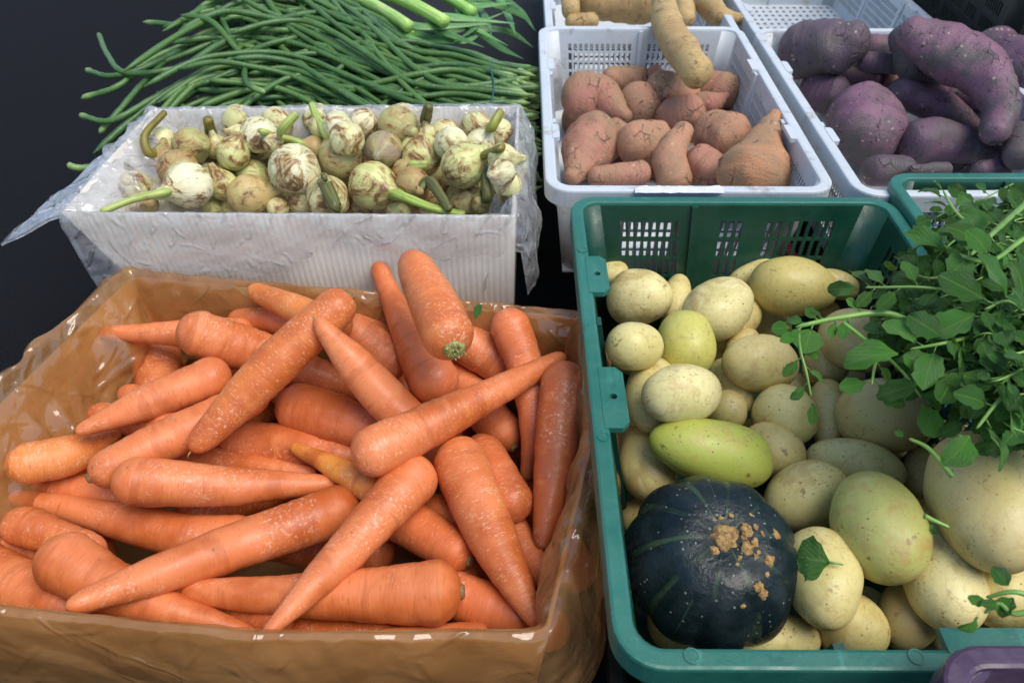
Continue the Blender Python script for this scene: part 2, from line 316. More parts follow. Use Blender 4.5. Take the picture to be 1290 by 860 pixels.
def wall_viol(walls, pos, rr, k=.8):
    W_, rim, tp = walls; d = pos[..., :2]@W_[:, :2].T-W_[:, 2]+k*rr[..., None]+tp*np.maximum(0, rim-pos[..., 2])[..., None]
    return np.maximum(0, d).max(-1)*(pos[..., 2]+rr*.15 < rim+.004)
def settle(items, zmin, spheres, dz=.007, nlev=24, squash=.84, slope=.45, walls=None):
    for it in items:
        t, q = samples(it); z0 = it.get('z0', zmin)
        d = np.array([ray(x, y) for x, y, _ in q])
        if 'zz' not in it:
            lv = z0+dz*np.arange(nlev); A, B = np.meshgrid(lv, lv, indexing='ij'); A = A.ravel(); B = B.ravel()
            len0 = np.linalg.norm(P(*it['pts'][0][:2], z0)-P(*it['pts'][-1][:2], z0)); ok = np.abs(A-B) <= slope*len0+1e-6
            A = A[ok]; B = B[ok]; Z = A[:, None]+(B-A)[:, None]*t[None]
            tt = (Z-CAM[2])/d[None, :, 2]; pos = CAM+d[None]*tt[..., None]; rr = q[None, :, 2]*tt
            feas = np.ones(len(A), bool); wv = 0.; viol = np.zeros(len(A))
            if walls: wv = wall_viol(walls, pos, rr, it.get('wk', .8)); feas &= (wv < .004).all(1); wv = wv.sum(1)*2
            viol = viol+wv
            if spheres:
                S = np.array(spheres); c = pos.mean((0, 1)); ext = np.abs(pos-c).max()*1.8+.05
                S = S[np.linalg.norm(S[:, :3]-c, axis=1) < ext+S[:, 3]]
                if len(S):
                    dd = np.linalg.norm(pos[:, :, None]-S[None, None, :, :3], axis=3)
                    feas &= (dd >= it.get('sq', squash)*(rr[:, :, None]+S[None, None, :, 3])).all((1, 2))
                    viol = wv+(np.maximum(0, it.get('sq', squash)*(rr[:, :, None]+S[None, None, :, 3])-dd)).sum((1, 2))
            cost = (A+B)/2+.12*np.abs(A-B)
            i = np.where(feas, cost, 9).argmin() if feas.any() else (viol+cost*.2).argmin()
            it['zz'] = (A[i], B[i])
        za, zb = it['zz']
        for k in range(len(t)):
            p, r = PR(q[k, 0], q[k, 1], za+(zb-za)*t[k], q[k, 2]); spheres.append((*p, r))
def build(it, name, mat, nseg=26, nring=34, lump=.05, lfreq=18., grooves=0., capA=1., capB=1., cat='', group='', seedk=0):
    seed = it.setdefault('seed', random.uniform(0, 60)); za, zb = it['zz']; n = len(it['pts'])
    c3 = []
    for i, (x, y, r) in enumerate(it['pts']):
        p, rr = PR(x, y, za+(zb-za)*i/(n-1), r); c3.append((*p, rr))
    c3 = np.array(c3)
    if it['ell']:
        u = ts_of(nring); q = catmull(c3, u); bend = it.get('bend', random.uniform(-.05, .05))
        pts = q[:, :3]+np.array([0, 0, 1.])*(bend*np.linalg.norm(c3[1, :3]-c3[0, :3])*(1-(2*u-1)**2))[:, None]
        asy = 1+random.uniform(-.10, .10)*(2*u-1); ex = random.uniform(2., 2.5)
        rad = q[:, 3]*np.sqrt(np.maximum(1-np.abs(2*u-1)**ex, 0.0))*asy; rad = np.maximum(rad, 1e-4)
    else:
        dA = c3[0, :3]-c3[1, :3]; dA /= np.linalg.norm(dA); dB = c3[-1, :3]-c3[-2, :3]; dB /= np.linalg.norm(dB)
        core = catmull(c3, np.linspace(0, 1, 30)); eA, eB = core[0, 3]*.95, core[-1, 3]*.95
        full = np.vstack([[(*(core[0, :3]+dA*eA), core[0, 3])], core, [(*(core[-1, :3]+dB*eB), core[-1, 3])]])
        s = np.concatenate([[0], np.cumsum(np.linalg.norm(np.diff(full[:, :3], axis=0), axis=1))]); Lt = s[-1]
        ss = ts_of(nring)*Lt; pts = np.stack([np.interp(ss, s, full[:, k]) for k in range(3)], 1); rad = np.interp(ss, s, full[:, 3])
        ca, cb = eA*1.05*capA, eB*1.05*capB
        fa = np.sqrt(np.maximum(0, 1-np.maximum(0, 1-ss/ca)**2)); fb = np.sqrt(np.maximum(0, 1-np.maximum(0, 1-(Lt-ss)/cb)**2.4))
        rad = np.maximum(rad*fa*fb, 2e-4)
    V, Fc, RC = sweep(pts, rad, nseg, it.get('lump', lump), it.get('lfreq', lfreq), seed, it.get('grooves', grooves))
    o = mobj(name, V, Fc, it.get('mat', mat), None, True, RC)
    o.color = (*it.get('col', (1, 1, 1)), 1); it['obj'] = o; it['P'] = pts; it['Rr'] = rad
    tag(o, it.get('label'), cat, group); return o
def cut_end(it, end, name, mat, frac=.34, tuft=False):
    """the cut stem scar on the crown of a root"""
    pts, rad = it['P'], it['Rr']; e = -1 if end else 0; p = pts[e]; i = -4 if end else 3; ax = p-pts[i]; ax /= np.linalg.norm(ax)
    r = rad.max()*frac; q = [p-ax*.004, p+ax*.0005, p+ax*.0025, p+ax*.0015]; V, Fc, RC = sweep(np.array(q), np.array([r*1.1, r, r*.75, r*.2]), 16, .18, 300., 3.)
    if tuft:
        rr = random.Random(4); a = np.cross(ax, [0, 0, 1.]); a /= np.linalg.norm(a); b = np.cross(ax, a)
        for k in range(46):
            an = rr.uniform(0, 6.28); q = r*rr.uniform(.1, 1.05); st = p+(a*math.cos(an)+b*math.sin(an))*q; d = ax*1+(a*math.cos(an)+b*math.sin(an))*rr.uniform(-.1, .9); d /= np.linalg.norm(d); h = rr.uniform(.002, .0055)
            v2, f2, r2 = sweep(np.array([st-ax*.002, st+d*h*.6, st+d*h]), np.array([.0012, .0010, .0004]), 6); n0 = len(V); V += v2; RC += r2; Fc += [tuple(i+n0 for i in f) for f in f2]
    mobj(name, V, Fc, mat, it['obj'], True, RC)
# ------------------------------------------------------------------ crates
def rrect(w, d, r, off=0., seg=7):
    """rounded rectangle outline (0..w, 0..d) grown by off"""
    out = []
    for cx, cy, a0 in ((r, r, 180), (w-r, r, 270), (w-r, d-r, 0), (r, d-r, 90)):
        for k in range(seg+1):
            a = R(a0+90*k/seg); out.append((cx+(r+off)*math.cos(a), cy+(r+off)*math.sin(a)))
    return out
def ring_sweep(mb, w, d, r, prof, M, seg=7):
    n = 4*(seg+1); m = len(prof); V = []
    for o, z in prof: V += [M((x, y, z)) for x, y in rrect(w, d, r, o, seg)]
    mb.add(V, [(j*n+k, j*n+(k+1) % n, ((j+1) % m)*n+(k+1) % n, ((j+1) % m)*n+k) for j in range(m) for k in range(n)])
def grid_panel(mb, us, vs, hole, M, th):
    """a sheet of cells with real openings: us/vs break points, M(u, v, t)"""
    nu, nv = len(us), len(vs); idx = {}
    V = []
    for t in (0, th):
        for i, u in enumerate(us):
            for j, v in enumerate(vs): idx[(i, j, t > 0)] = len(V); V.append(M(u, v, t))
    Fc = []; sol = lambda i, j: 0 <= i < nu-1 and 0 <= j < nv-1 and not hole(i, j)
    for i in range(nu-1):
        for j in range(nv-1):
            if hole(i, j): continue
            a = [(i, j), (i+1, j), (i+1, j+1), (i, j+1)]
            Fc.append([idx[(*p, False)] for p in a]); Fc.append([idx[(*p, True)] for p in a][::-1])
            for (p, q, ni, nj) in (((i, j), (i+1, j), i, j-1), ((i+1, j), (i+1, j+1), i+1, j), ((i+1, j+1), (i, j+1), i, j+1), ((i, j+1), (i, j), i-1, j)):
                if not sol(ni, nj): Fc.append([idx[(*q, False)], idx[(*p, False)], idx[(*p, True)], idx[(*q, True)]])
    mb.add(V, Fc)
def breaks(groups):
    b = [0.]; h = []
    for u0, u1, n, bar in groups:
        p = (u1-u0)/n
        for k in range(n):
            a = u0+k*p+p*bar/2; c = u0+(k+1)*p-p*bar/2; h.append(False); b.append(a); h.append(True); b.append(c)
    h.append(False); b.append(1.); return b, h
def crate(origin, ang, w, d, zr, h, mat, label, group, longw, shortw, rows, floorg=None, tabs=(), ribs_l=(), ribs_s=(), steps=(), taper=.018):
    ca, sa = math.cos(R(ang)), math.sin(R(ang))
    W = lambda p: (origin[0]+p[0]*ca-p[1]*sa, origin[1]+p[0]*sa+p[1]*ca, zr+p[2])
    root = empty('plastic_crate', (*W((w/2, d/2, 0))[:2], zr-h)); tag(root, label, 'crate', group)
    mb = MB(); ro = .036; ins = .013
    ring_sweep(mb, w, d, ro, [(-.0165, -.005), (-.0155, -.001), (-.013, 0), (-.003, 0), (-.0008, -.0008), (0, -.003), (0, -.026), (-.003, -.026), (-.003, -.007), (-.0165, -.008)], W)
    for (cx, cy, hx, hy, holed) in tabs:
        n = 16; V = []
        rr = .0036
        for z in (.0006, -.006):
            for k in range(n):
                a = 2*math.pi*k/n+math.pi/4; c, s = math.cos(a), math.sin(a); m = max(abs(c), abs(s))
                ex = c/m*hx; ey = s/m*hy
                if ex > hx*.5: ey *= .8
                V.append(W((cx+ex, cy+ey, z)))
            for k in range(n): a = 2*math.pi*k/n+math.pi/4; V.append(W((cx+rr*math.cos(a)*(1 if holed else .1), cy+rr*math.sin(a)*(1 if holed else .1), z)))
        Fc = []
        for k in range(n):
            q = (k+1) % n
            Fc += [(k, q, n+q, n+k), (2*n+q, 2*n+k, 3*n+k, 3*n+q), (q, k, 2*n+k, 2*n+q), (n+k, n+q, 3*n+q, 3*n+k)]
        mb.add(V, Fc)
    for (cx, cy, rr) in steps:   # small round bosses moulded on the rim
        n = 14; V = [W((cx+q*math.cos(2*math.pi*k/n), cy+q*math.sin(2*math.pi*k/n), z)) for q, z in ((rr, 0), (rr, .0010), (rr*.75, .0010), (rr*.7, .0004)) for k in range(n)]
        mb.add(V, [(j*n+k, j*n+(k+1) % n, (j+1)*n+(k+1) % n, (j+1)*n+k) for j in range(3) for k in range(n)]+[tuple(3*n+k for k in range(n))])
    mobj('rim', mb.v, mb.f, M_GRIM if mat is M_GREEN else mat, root, False)
    # corner posts
    seg = 6; rr = .026
    for cx, cy, a0 in ((ins+rr, ins+rr, 180), (w-ins-rr, ins+rr, 270), (w-ins-rr, d-ins-rr, 0), (ins+rr, d-ins-rr, 90)):
        mb = MB(); V = []; ddx = 1 if cx < w/2 else -1; ddy = 1 if cy < d/2 else -1
        for q, z in ((rr, -.004), (rr, -h), (rr-.003, -h), (rr-.003, -.004)):
            f = -z/h*taper
            for k in range(seg+1): a = R(a0+90*k/seg); V.append(W((cx+ddx*f+q*math.cos(a), cy+ddy*f+q*math.sin(a), z)))
        m = seg+1; mb.add(V, [(j*m+k, j*m+k+1, ((j+1) % 4)*m+k+1, ((j+1) % 4)*m+k) for j in range(4) for k in range(seg)])
        mobj('corner_post', mb.v, mb.f, mat, root, True)
    vb, vh = breaks(rows); rr2 = ins+.026
    for nm, ln, gr, ribs in (('front', w, longw if w > d else shortw, ribs_s), ('back', w, longw if w > d else shortw, ribs_s), ('left', d, shortw if w > d else longw, ribs_l), ('right', d, shortw if w > d else longw, ribs_l)):
        ub, uh = breaks(gr); mb = MB()
        def M(u, v, t, nm=nm, ln=ln):
            z = -.004-v*(h-.004); f = -z/h*taper; s = rr2+u*(ln-2*rr2); s = s+(ln/2-s)*(f/(ln/2))*.9
            i = ins+f+t
            return W({'front': (s, i, z), 'back': (s, d-i, z), 'left': (i, s, z), 'right': (w-i, s, z)}[nm])
        grid_panel(mb, ub, vb, lambda i, j: uh[i] and vh[j], M, .003)
        for u in ribs:
            c = [M(uu, v, t) for uu in (u-.012, u+.012) for v in (.0, .99) for t in (-.004, .008)]
            mb.add(c, [(0, 1, 3, 2), (4, 6, 7, 5), (0, 4, 5, 1), (2, 3, 7, 6), (0, 2, 6, 4), (1, 5, 7, 3)])
        mobj('side_panel', mb.v, mb.f, mat, root, False)
    mb = MB(); fx, fh = breaks(floorg or [(.04, .96, 1, .999)]); fy = fx
    grid_panel(mb, fx, fy, lambda i, j: fh[i] and fh[j], lambda u, v, t: W((ins+taper+u*(w-2*ins-2*taper), ins+taper+v*(d-2*ins-2*taper), -h+t)), .003)
    mobj('base', mb.v, mb.f, mat, root, False)
    return root
GL = [(.06, .21, 7, .42), (.26, .36, 4, .42), (.41, .59, 8, .42), (.64, .74, 4, .42), (.79, .94, 7, .42)]
GB = [(.07, .31, 8, .36), (.46, .56, 3, .40), (.645, .92, 8, .36)]
GR = [(.09, .72, 5, .14)]
green = crate((.073-.004, .226), .9, .425, .624, .327, .222, M_GREEN, 'green slotted crate of potatoes, pumpkin and watercress', 'green produce crates', GL, GB, GR,
    tabs=[(.0235, .455, .012, .034, True), (.0235, .262, .012, .040, True), (.315, .022, .075, .0095, False)], ribs_s=(.36,), ribs_l=(.38, .62), steps=[(.0095, .502, .006), (.0095, .212, .006), (.055, .010, .006), (.215, .010, .006)], taper=.042)
WL = [(.03, .30, 16, .45), (.36, .64, 16, .45), (.70, .97, 16, .45)]
WS = [(.05, .46, 12, .40), (.55, .95, 12, .40)]
WR = [(.14, .82, 6, .22)]
WF = [(.02, .98, 18, .58)]
def wcrate(o, ang, zr, label, h=.16, fl=None):
    return crate(o, ang, .392, .604, zr, h, M_WHITE, label, 'white slotted produce crates', WL, WS, WR, fl, tabs=[(.0195, .42, .0055, .022, False), (.0195, .17, .0055, .022, False), (.3725, .42, .0055, .022, False), (.3725, .17, .0055, .022, False)], ribs_l=(.33, .67), ribs_s=(.505,))
wcrate((.028, .862), .6, .327, 'white slotted crate of orange sweet potatoes behind the green crate')
wcrate((.442, .858), 1.0, .327, 'white slotted crate of purple sweet potatoes at the right')
wcrate((.038, 1.49), .6, .300, 'white slotted crate of yellow yams at the top edge', .134)
wcrate((.455, 1.485), 1.0, .300, 'empty white slotted crate behind the purple sweet potatoes', .13, WF)
g2 = crate((.497, .276), 1.2, .425, .624, .338, .222, M_GREEN, 'green slotted crate at the right edge with watercress over its rim', 'green produce crates', GL, GB, GR, ribs_s=(.36,), ribs_l=(.38, .62))
crate((.088, .905), .6, .34, .50, .166, .166, M_RED, 'dark red crate in the shade under the white crate of orange sweet potatoes', None, GL, GB, GR)
crate((.277, -.40), .8, .60, .628, .372, .372, M_PURC, 'purple plastic crate with rounded rim in the bottom right corner', None, GL, GB, GR)
crate((.092, .255), .9, .385, .57, .104, .104, M_BLACK, 'low dark crate in the shade under the green potato crate', 'dark crates at the bottom', GL, GB, GR)
crate((.520, .305), 1.2, .385, .57, .115, .115, M_BLACK, 'low dark crate in the shade under the green crate at the right edge', 'dark crates at the bottom', GL, GB, GR)
crate((.885, 1.42), -3, .27, .55, .62, .455, M_BLACK, 'dark slotted crate standing behind the purple sweet potatoes', 'dark crates at the back', GL, GB, [(.1, .9, 9, .35)])
crate((1.17, 1.36), 2, .42, .62, .62, .455, M_BLACK, 'dark slotted crate cut by the right edge at the top', 'dark crates at the back', GL, GB, [(.1, .9, 9, .35)])

# worn round stamp moulded on the green crate's back wall, torn paper on the white crate's rim
mb = MB(); c0 = P(765, 262, .306); n = 28; V = []
for q, dy in ((.0068, 0), (.0068, -.0009), (.0052, -.0009), (.0052, 0), (.0030, 0), (.0030, -.0008), (.0018, -.0008), (.0018, 0)):
    V += [(.107+q*math.cos(2*math.pi*k/n), .8336+dy-.19*q*math.sin(2*math.pi*k/n), .303+q*math.sin(2*math.pi*k/n)) for k in range(n)]
for o_ in (0, 4): mb.f += [[(o_+j)*n+k, (o_+j)*n+(k+1) % n, (o_+j+1)*n+(k+1) % n, (o_+j+1)*n+k] for j in range(3) for k in range(n)]
mb.v = V; mobj('round_stamp', mb.v, mb.f, M_GRIM, green, False)
rp = random.Random(2); mb = MB(); n = 22; V = []
for z_ in (.3296, .3290):
    for j in (0, 1):
        for k in range(n+1):
            p = P(800+112*k/n, (243 if j == 0 else 235+rp.uniform(-1.5, 1.5)+(3 if k in (0, n) else 0)), z_); p[2] += .0012*noise.noise((k*.5, j, 3)); V.append(p)
m = n+1; mb.v = V; mb.f = [[k, k+1, m+k+1, m+k] for k in range(n)]+[[2*m+k+1, 2*m+k, 3*m+k, 3*m+k+1] for k in range(n)]+[[k+1, k, 2*m+k, 2*m+k+1] for k in range(n)]+[[m+k, m+k+1, 3*m+k+1, 3*m+k] for k in range(n)]
tag(mobj('paper_strip', mb.v, mb.f, m_plain('white_paper', (.72, .73, .76), (.62, .62, .66), .7), None, False), 'torn white paper strip on the front rim of the orange sweet potato crate', 'paper')
# ------------------------------------------------------------------ ground and bench
mb = MB(); mb.add([(-40, -40, 0), (40, -40, 0), (40, 40, 0), (-40, 40, 0)], [(0, 1, 2, 3)])
tag(mobj('ground', mb.v, mb.f, m_ground(), None, False), None, None, None, 'structure')
b = empty('display_bench', (.4, 1.45, 0)); tag(b, 'low black bench under the white crates and the long beans', 'bench')
mb = MB(); mb.box((.48, .875, .145), (1.75, 1.4598, .165)); mb.box((.02, 1.46, .145), (1.75, 2.2, .165)); mb.box((-.55, 1.075, .145), (.0199, 2.2, .165)); mobj('bench_top', mb.v, mb.f, M_WOOD, b, False)
for x, y in ((.51, .91), (1.7, .91), (-.50, 1.12), (-.50, 2.15), (1.7, 2.15)):
    mb = MB(); mb.box((x-.02, y-.02, 0), (x+.02, y+.02, .145)); mobj('leg', mb.v, mb.f, M_WOOD, b, False)

# ------------------------------------------------------------------ cartons and films
def closed_path(corners, rad=.02, step_=.0045):
    """rounded polyline through corner points -> points, outward normals, arclength"""
    c = [np.array(p[:2], float) for p in corners]; n = len(c); pts = []
    for i in range(n):
        p0, p1, p2 = c[i-1], c[i], c[(i+1) % n]; a = p1+(p0-p1)/np.linalg.norm(p0-p1)*rad; d = p1+(p2-p1)/np.linalg.norm(p2-p1)*rad
        for k in range(7): t = k/6; pts.append((1-t)**2*a+2*t*(1-t)*p1+t*t*d)
    pts = np.array(pts+[pts[0]]); s = np.concatenate([[0], np.cumsum(np.linalg.norm(np.diff(pts, axis=0), axis=1))])
    m = int(s[-1]/step_); u = np.arange(m)*s[-1]/m
    q = np.stack([np.interp(u, s, pts[:, 0]), np.interp(u, s, pts[:, 1])], 1)
    tg = np.roll(q, -1, 0)-np.roll(q, 1, 0); tg /= np.linalg.norm(tg, axis=1)[:, None]; nr = np.stack([tg[:, 1], -tg[:, 0]], 1)
    if ((q-q.mean(0))*nr).sum() < 0: nr = -nr
    return q, nr, u
def strip(path, nr, prof, jit=None):
    """prof(k) -> list of (offset, z); surface around the path"""
    n = len(path); V = []; m = None
    for k in range(n):
        pr = prof(k); m = len(pr)
        for j, (o, z) in enumerate(pr):
            p = np.array([*(path[k]+nr[k]*o), z]); V.append(jit(p, k, j, nr[k]) if jit else p)
    Fc = [(k*m+j, ((k+1) % n)*m+j, ((k+1) % n)*m+j+1, k*m+j+1) for k in range(n) for j in range(m-1)]
    return V, Fc
def carton(corners, zr, mat, label, taper, bot=0., rr=.012, cen=None):
    q, nr, u = closed_path(corners, rr); c = q.mean(0) if cen is None else np.array(cen); V = []; n = len(q)
    root = empty('cardboard_carton', (c[0], c[1], bot)); tag(root, label, 'carton')
    for k in range(n):
        z = zr
        for o, zz in ((-.002, z), (-.002, (z+bot)/2), (-.002, bot), (-.006, bot), (-.006, (z+bot)/2), (-.006, z)):
            f = (zr-zz)/(zr-bot); pin = q[k]+(c-q[k])*taper*f+nr[k]*o; V.append((*pin, zz))
    Fc = [(k*6+j, ((k+1) % n)*6+j, ((k+1) % n)*6+(j+1) % 6, k*6+(j+1) % 6) for k in range(n) for j in range(6)]
    mobj('carton_wall', V, Fc, mat, root, True)
    vb = [V[k*6+3] for k in range(n)]; vb = [(x, y, bot+.003) for x, y, z in vb]; mobj('carton_base', vb, [tuple(range(n))], mat, root, False)
    return root, q, nr, u
CD = [np.array(d)/np.linalg.norm(d) for d in ((.9, .5, .25), (-.6, .9, .3), (.4, -.8, .7), (.9, -.4, -.6))]
def crease(p, s, fr, amp):
    w = noise.noise((p[0]*fr*.5+s, p[1]*fr*.5, p[2]*fr*.5)); r = 0.
    for i, d in enumerate(CD[:4]):
        x = fr*(1+.37*i)*.55*float(np.dot(p, d))+s*1.7*(i+1)+w*1.6; r += (2*abs(x-math.floor(x+.5))-.5)/(1+.5*i)
    return amp*r
# carrot carton
ZC = .268
cc = [P(166, 346, ZC), P(470, 374, ZC), P(733, 398, ZC), P(748, 560, ZC), P(694, 800, ZC), P(330, 804, ZC), P(-250, 745, ZC)]
_, cq, cn, cu = carton(cc, ZC, M_CARD, 'brown cardboard carton full of carrots', .06)
LEFTX = np.array([(166, 346)])
def cside(k):
    n = cn[k]; return 'l' if n[0] < -.6 else 'r' if n[0] > .6 else 'b' if n[1] > 0 else 'f'
def smooth_loop(a, w):
    a = np.array(a, float); k = np.ones(2*w+1)/(2*w+1); return np.convolve(np.concatenate([a[-w:], a, a[:w]]), k, 'valid')
sag = smooth_loop([{'l': .028, 'b': .008, 'r': .012, 'f': .008}[cside(k)] for k in range(len(cq))], 9)
flr = smooth_loop([{'l': .030, 'b': .004, 'r': .030, 'f': .006}[cside(k)] for k in range(len(cq))], 6)
cra = smooth_loop([{'l': .022, 'b': .006, 'r': .011, 'f': .0035}[cside(k)] for k in range(len(cq))], 8)
lift = smooth_loop([{'l': .016, 'b': .004, 'r': .003, 'f': .002}[cside(k)] for k in range(len(cq))], 8)
NV = 44
def cprof(k):
    s, f, l = sag[k], flr[k], lift[k]
    key = [(-.010-s*1.35, ZC-.12), (-.008-s, ZC-.075), (-.007-s*.62, ZC-.030), (-.006-s*.18, ZC-.002+s*.05), (-.001, ZC+.004+l), (.003+f*.15, ZC+.003+l*.8), (.004+f*.5, ZC-.010), (.005+f, ZC-.05), (.007+f*1.1, ZC-.11), (.007+f, ZC-.19)]
    t = np.linspace(0, len(key)-1, NV); k_ = np.array(key); return [(np.interp(x, range(len(key)), k_[:, 0]), np.interp(x, range(len(key)), k_[:, 1])) for x in t]
def cjit(p, k, j, n):
    a = cra[k]; e = 1 if 0 < j else .5; t = j/(NV-1)
    a = a*(.35+.65*min(1, abs(t-.42)*5)); pin = np.array([p[0], p[1], p[2]])
    d = crease(p, 3., 9., a*.9)+crease(p, 9., 24., a*.40)
    d = max(d, -.002) if t > .42 else min(d, .003+max(0, .30-t)*.05)
    pin[:2] += n*d; pin[2] += (crease(p, 21., 9., a*.3) if t > .2 else 0); return pin
V, Fc = strip(cq, cn, cprof, cjit)
o = mobj('bag_liner', V, Fc, M_FILM, None, True); tag(o, 'crumpled clear brown plastic bag lining the carrot carton', 'plastic bag')
# onion carton
ZO = .360
oc = [(-.557, 1.026), (-.008, 1.048), (-.010, .746), (-.560, .742)]
_, oq, on, ou = carton(oc, ZO, M_WCARD, 'white corrugated carton holding the flat onion bulbs', .25, .0, .008, (-.02, .90))
def oside(k):
    n = on[k]; return 'l' if n[0] < -.7 else 'r' if n[0] > .7 else 'b' if n[1] > 0 else 'f'
of = smooth_loop([{'l': .012, 'b': .004, 'r': .022, 'f': .003}[oside(k)] for k in range(len(oq))], 4)
oa = smooth_loop([{'l': .016, 'b': .005, 'r': .012, 'f': .003}[oside(k)] for k in range(len(oq))], 6)
os_ = smooth_loop([{'l': .085, 'b': .014, 'r': .030, 'f': .006}[oside(k)] for k in range(len(oq))], 6)
ocen = oq.mean(0)
def oprof(k):
    f, s = of[k], os_[k]; hang = .12 if oside(k) == 'r' else .045+.035*(noise.noise((ou[k]*7, 1, 1))+.5*noise.noise((ou[k]*40, 2, 1)))
    if oside(k) == 'f': hang = .055+.10*max(0, 1-(oq[k][0]+.56)/.30)+.03*noise.noise((ou[k]*9, 4, 1))+.02*noise.noise((ou[k]*60, 2, 1))
    dd_ = {'l': .37, 'b': .10, 'f': .105, 'r': 0.}[oside(k)]
    key = [(-.010-s*1.3, ZO-.12), (-.008-s, ZO-.06), (-.007-s*.5, ZO-.025), (-.007, ZO), (-.002, ZO+.003), (.001, ZO+.002), (.002+f*.5, ZO-.012), (.003+f-dd_*hang*.45, ZO-hang*.5), (.003+f*1.1-dd_*hang*.95, ZO-hang)]
    t = np.linspace(0, len(key)-1, 30); k_ = np.array(key); return [(np.interp(x, range(len(key)), k_[:, 0]), np.interp(x, range(len(key)), k_[:, 1])) for x in t]
def ojit(p, k, j, n):
    a = oa[k]; t = j/29; pin = np.array(p); d = crease(p, 13., 12., a*.8)+crease(p, 2., 32., a*.3)
    d = max(d, -.001) if t > .5 else min(d, .003) if t > .4 else d
    pin[:2] += n*d*(.3 if .4 < t < .62 else 1); pin[2] += crease(p, 5., 40., a*.3)*(1 if t > .3 else 0); return pin
V, Fc = strip(oq, on, oprof, ojit)
tag(mobj('bag_liner', V, Fc, M_WFILM, None, True), 'crumpled clear white plastic bag lining the white onion carton', 'plastic bag')
# the carton's left flap, folded out, wrapped in film
fa = np.array([P(193, 141, ZO), P(75, 267, ZO)]); V = []; m = 26; w_ = 10
fo = np.array([P(128, 192, .35), P(0, 306, .335)])
for i in range(m+1):
    a = fa[0]+(fa[1]-fa[0])*i/m; e = fo[0]+(fo[1]-fo[0])*i/m; sc = min(1, .15+1.1*i/m) if i < m*.5 else 1
    for j in range(w_+1):
        p = a+(e-a)*(j/w_)*min(1, i/m*1.6+.12); p = np.array(p); p[2] += crease(p, 3, 26, .003)+.002*math.sin(i*.9); V.append(p)
top = len(V); V2 = [(x, y, z-.0035) for x, y, z in V]; g = lambda i, j, o=0: o+i*(w_+1)+j
Fc = [(g(i, j), g(i+1, j), g(i+1, j+1), g(i, j+1)) for i in range(m) for j in range(w_)]
Fc += [tuple(top+x for x in f[::-1]) for f in Fc]
for i in range(m): Fc += [(g(i, w_), g(i+1, w_), top+g(i+1, w_), top+g(i, w_)), (g(i+1, 0), g(i, 0), top+g(i, 0), top+g(i+1, 0))]
for j in range(w_): Fc += [(g(m, j), g(m, j+1), top+g(m, j+1), top+g(m, j)), (g(0, j+1), g(0, j), top+g(0, j), top+g(0, j+1))]
root = [o for o in COL.objects if o.name.startswith('cardboard_carton') and 'onion' in o['label']][0]
mobj('carton_flap', V+V2, Fc, M_WFILM, root, True)
# ------------------------------------------------------------------ carrots
OR = (.74, .225, .078); OR2 = (.72, .195, .066); YE = (.76, .26, .065); DK = (.62, .15, .045); BR = (.40, .105, .035)
BUR = 'orange carrot mostly buried under the others in the brown carton'
GC = 'carrots heaped in the brown carton'
def cr(pts, label=BUR, col=OR, **k): return item(pts, label=label, col=col, **k)
fill = []
rr = random.Random(5)
for (x, y) in [(90, 610), (210, 560), (340, 500), (470, 480), (600, 470), (690, 560), (120, 700), (250, 700), (390, 690), (520, 650), (630, 690), (200, 780), (420, 770), (590, 790), (60, 760), (300, 420), (440, 430), (210, 450), (650, 440), (560, 560), (330, 620), (690, 660), (480, 560)]:
    a = rr.uniform(0, math.pi); l = rr.uniform(75, 105); c, s = math.cos(a)*l, math.sin(a)*l
    fill.append(cr([(x-c, y-s*.8, 12), (x, y, 24), (x+c, y+s*.8, 28)], col=DK))
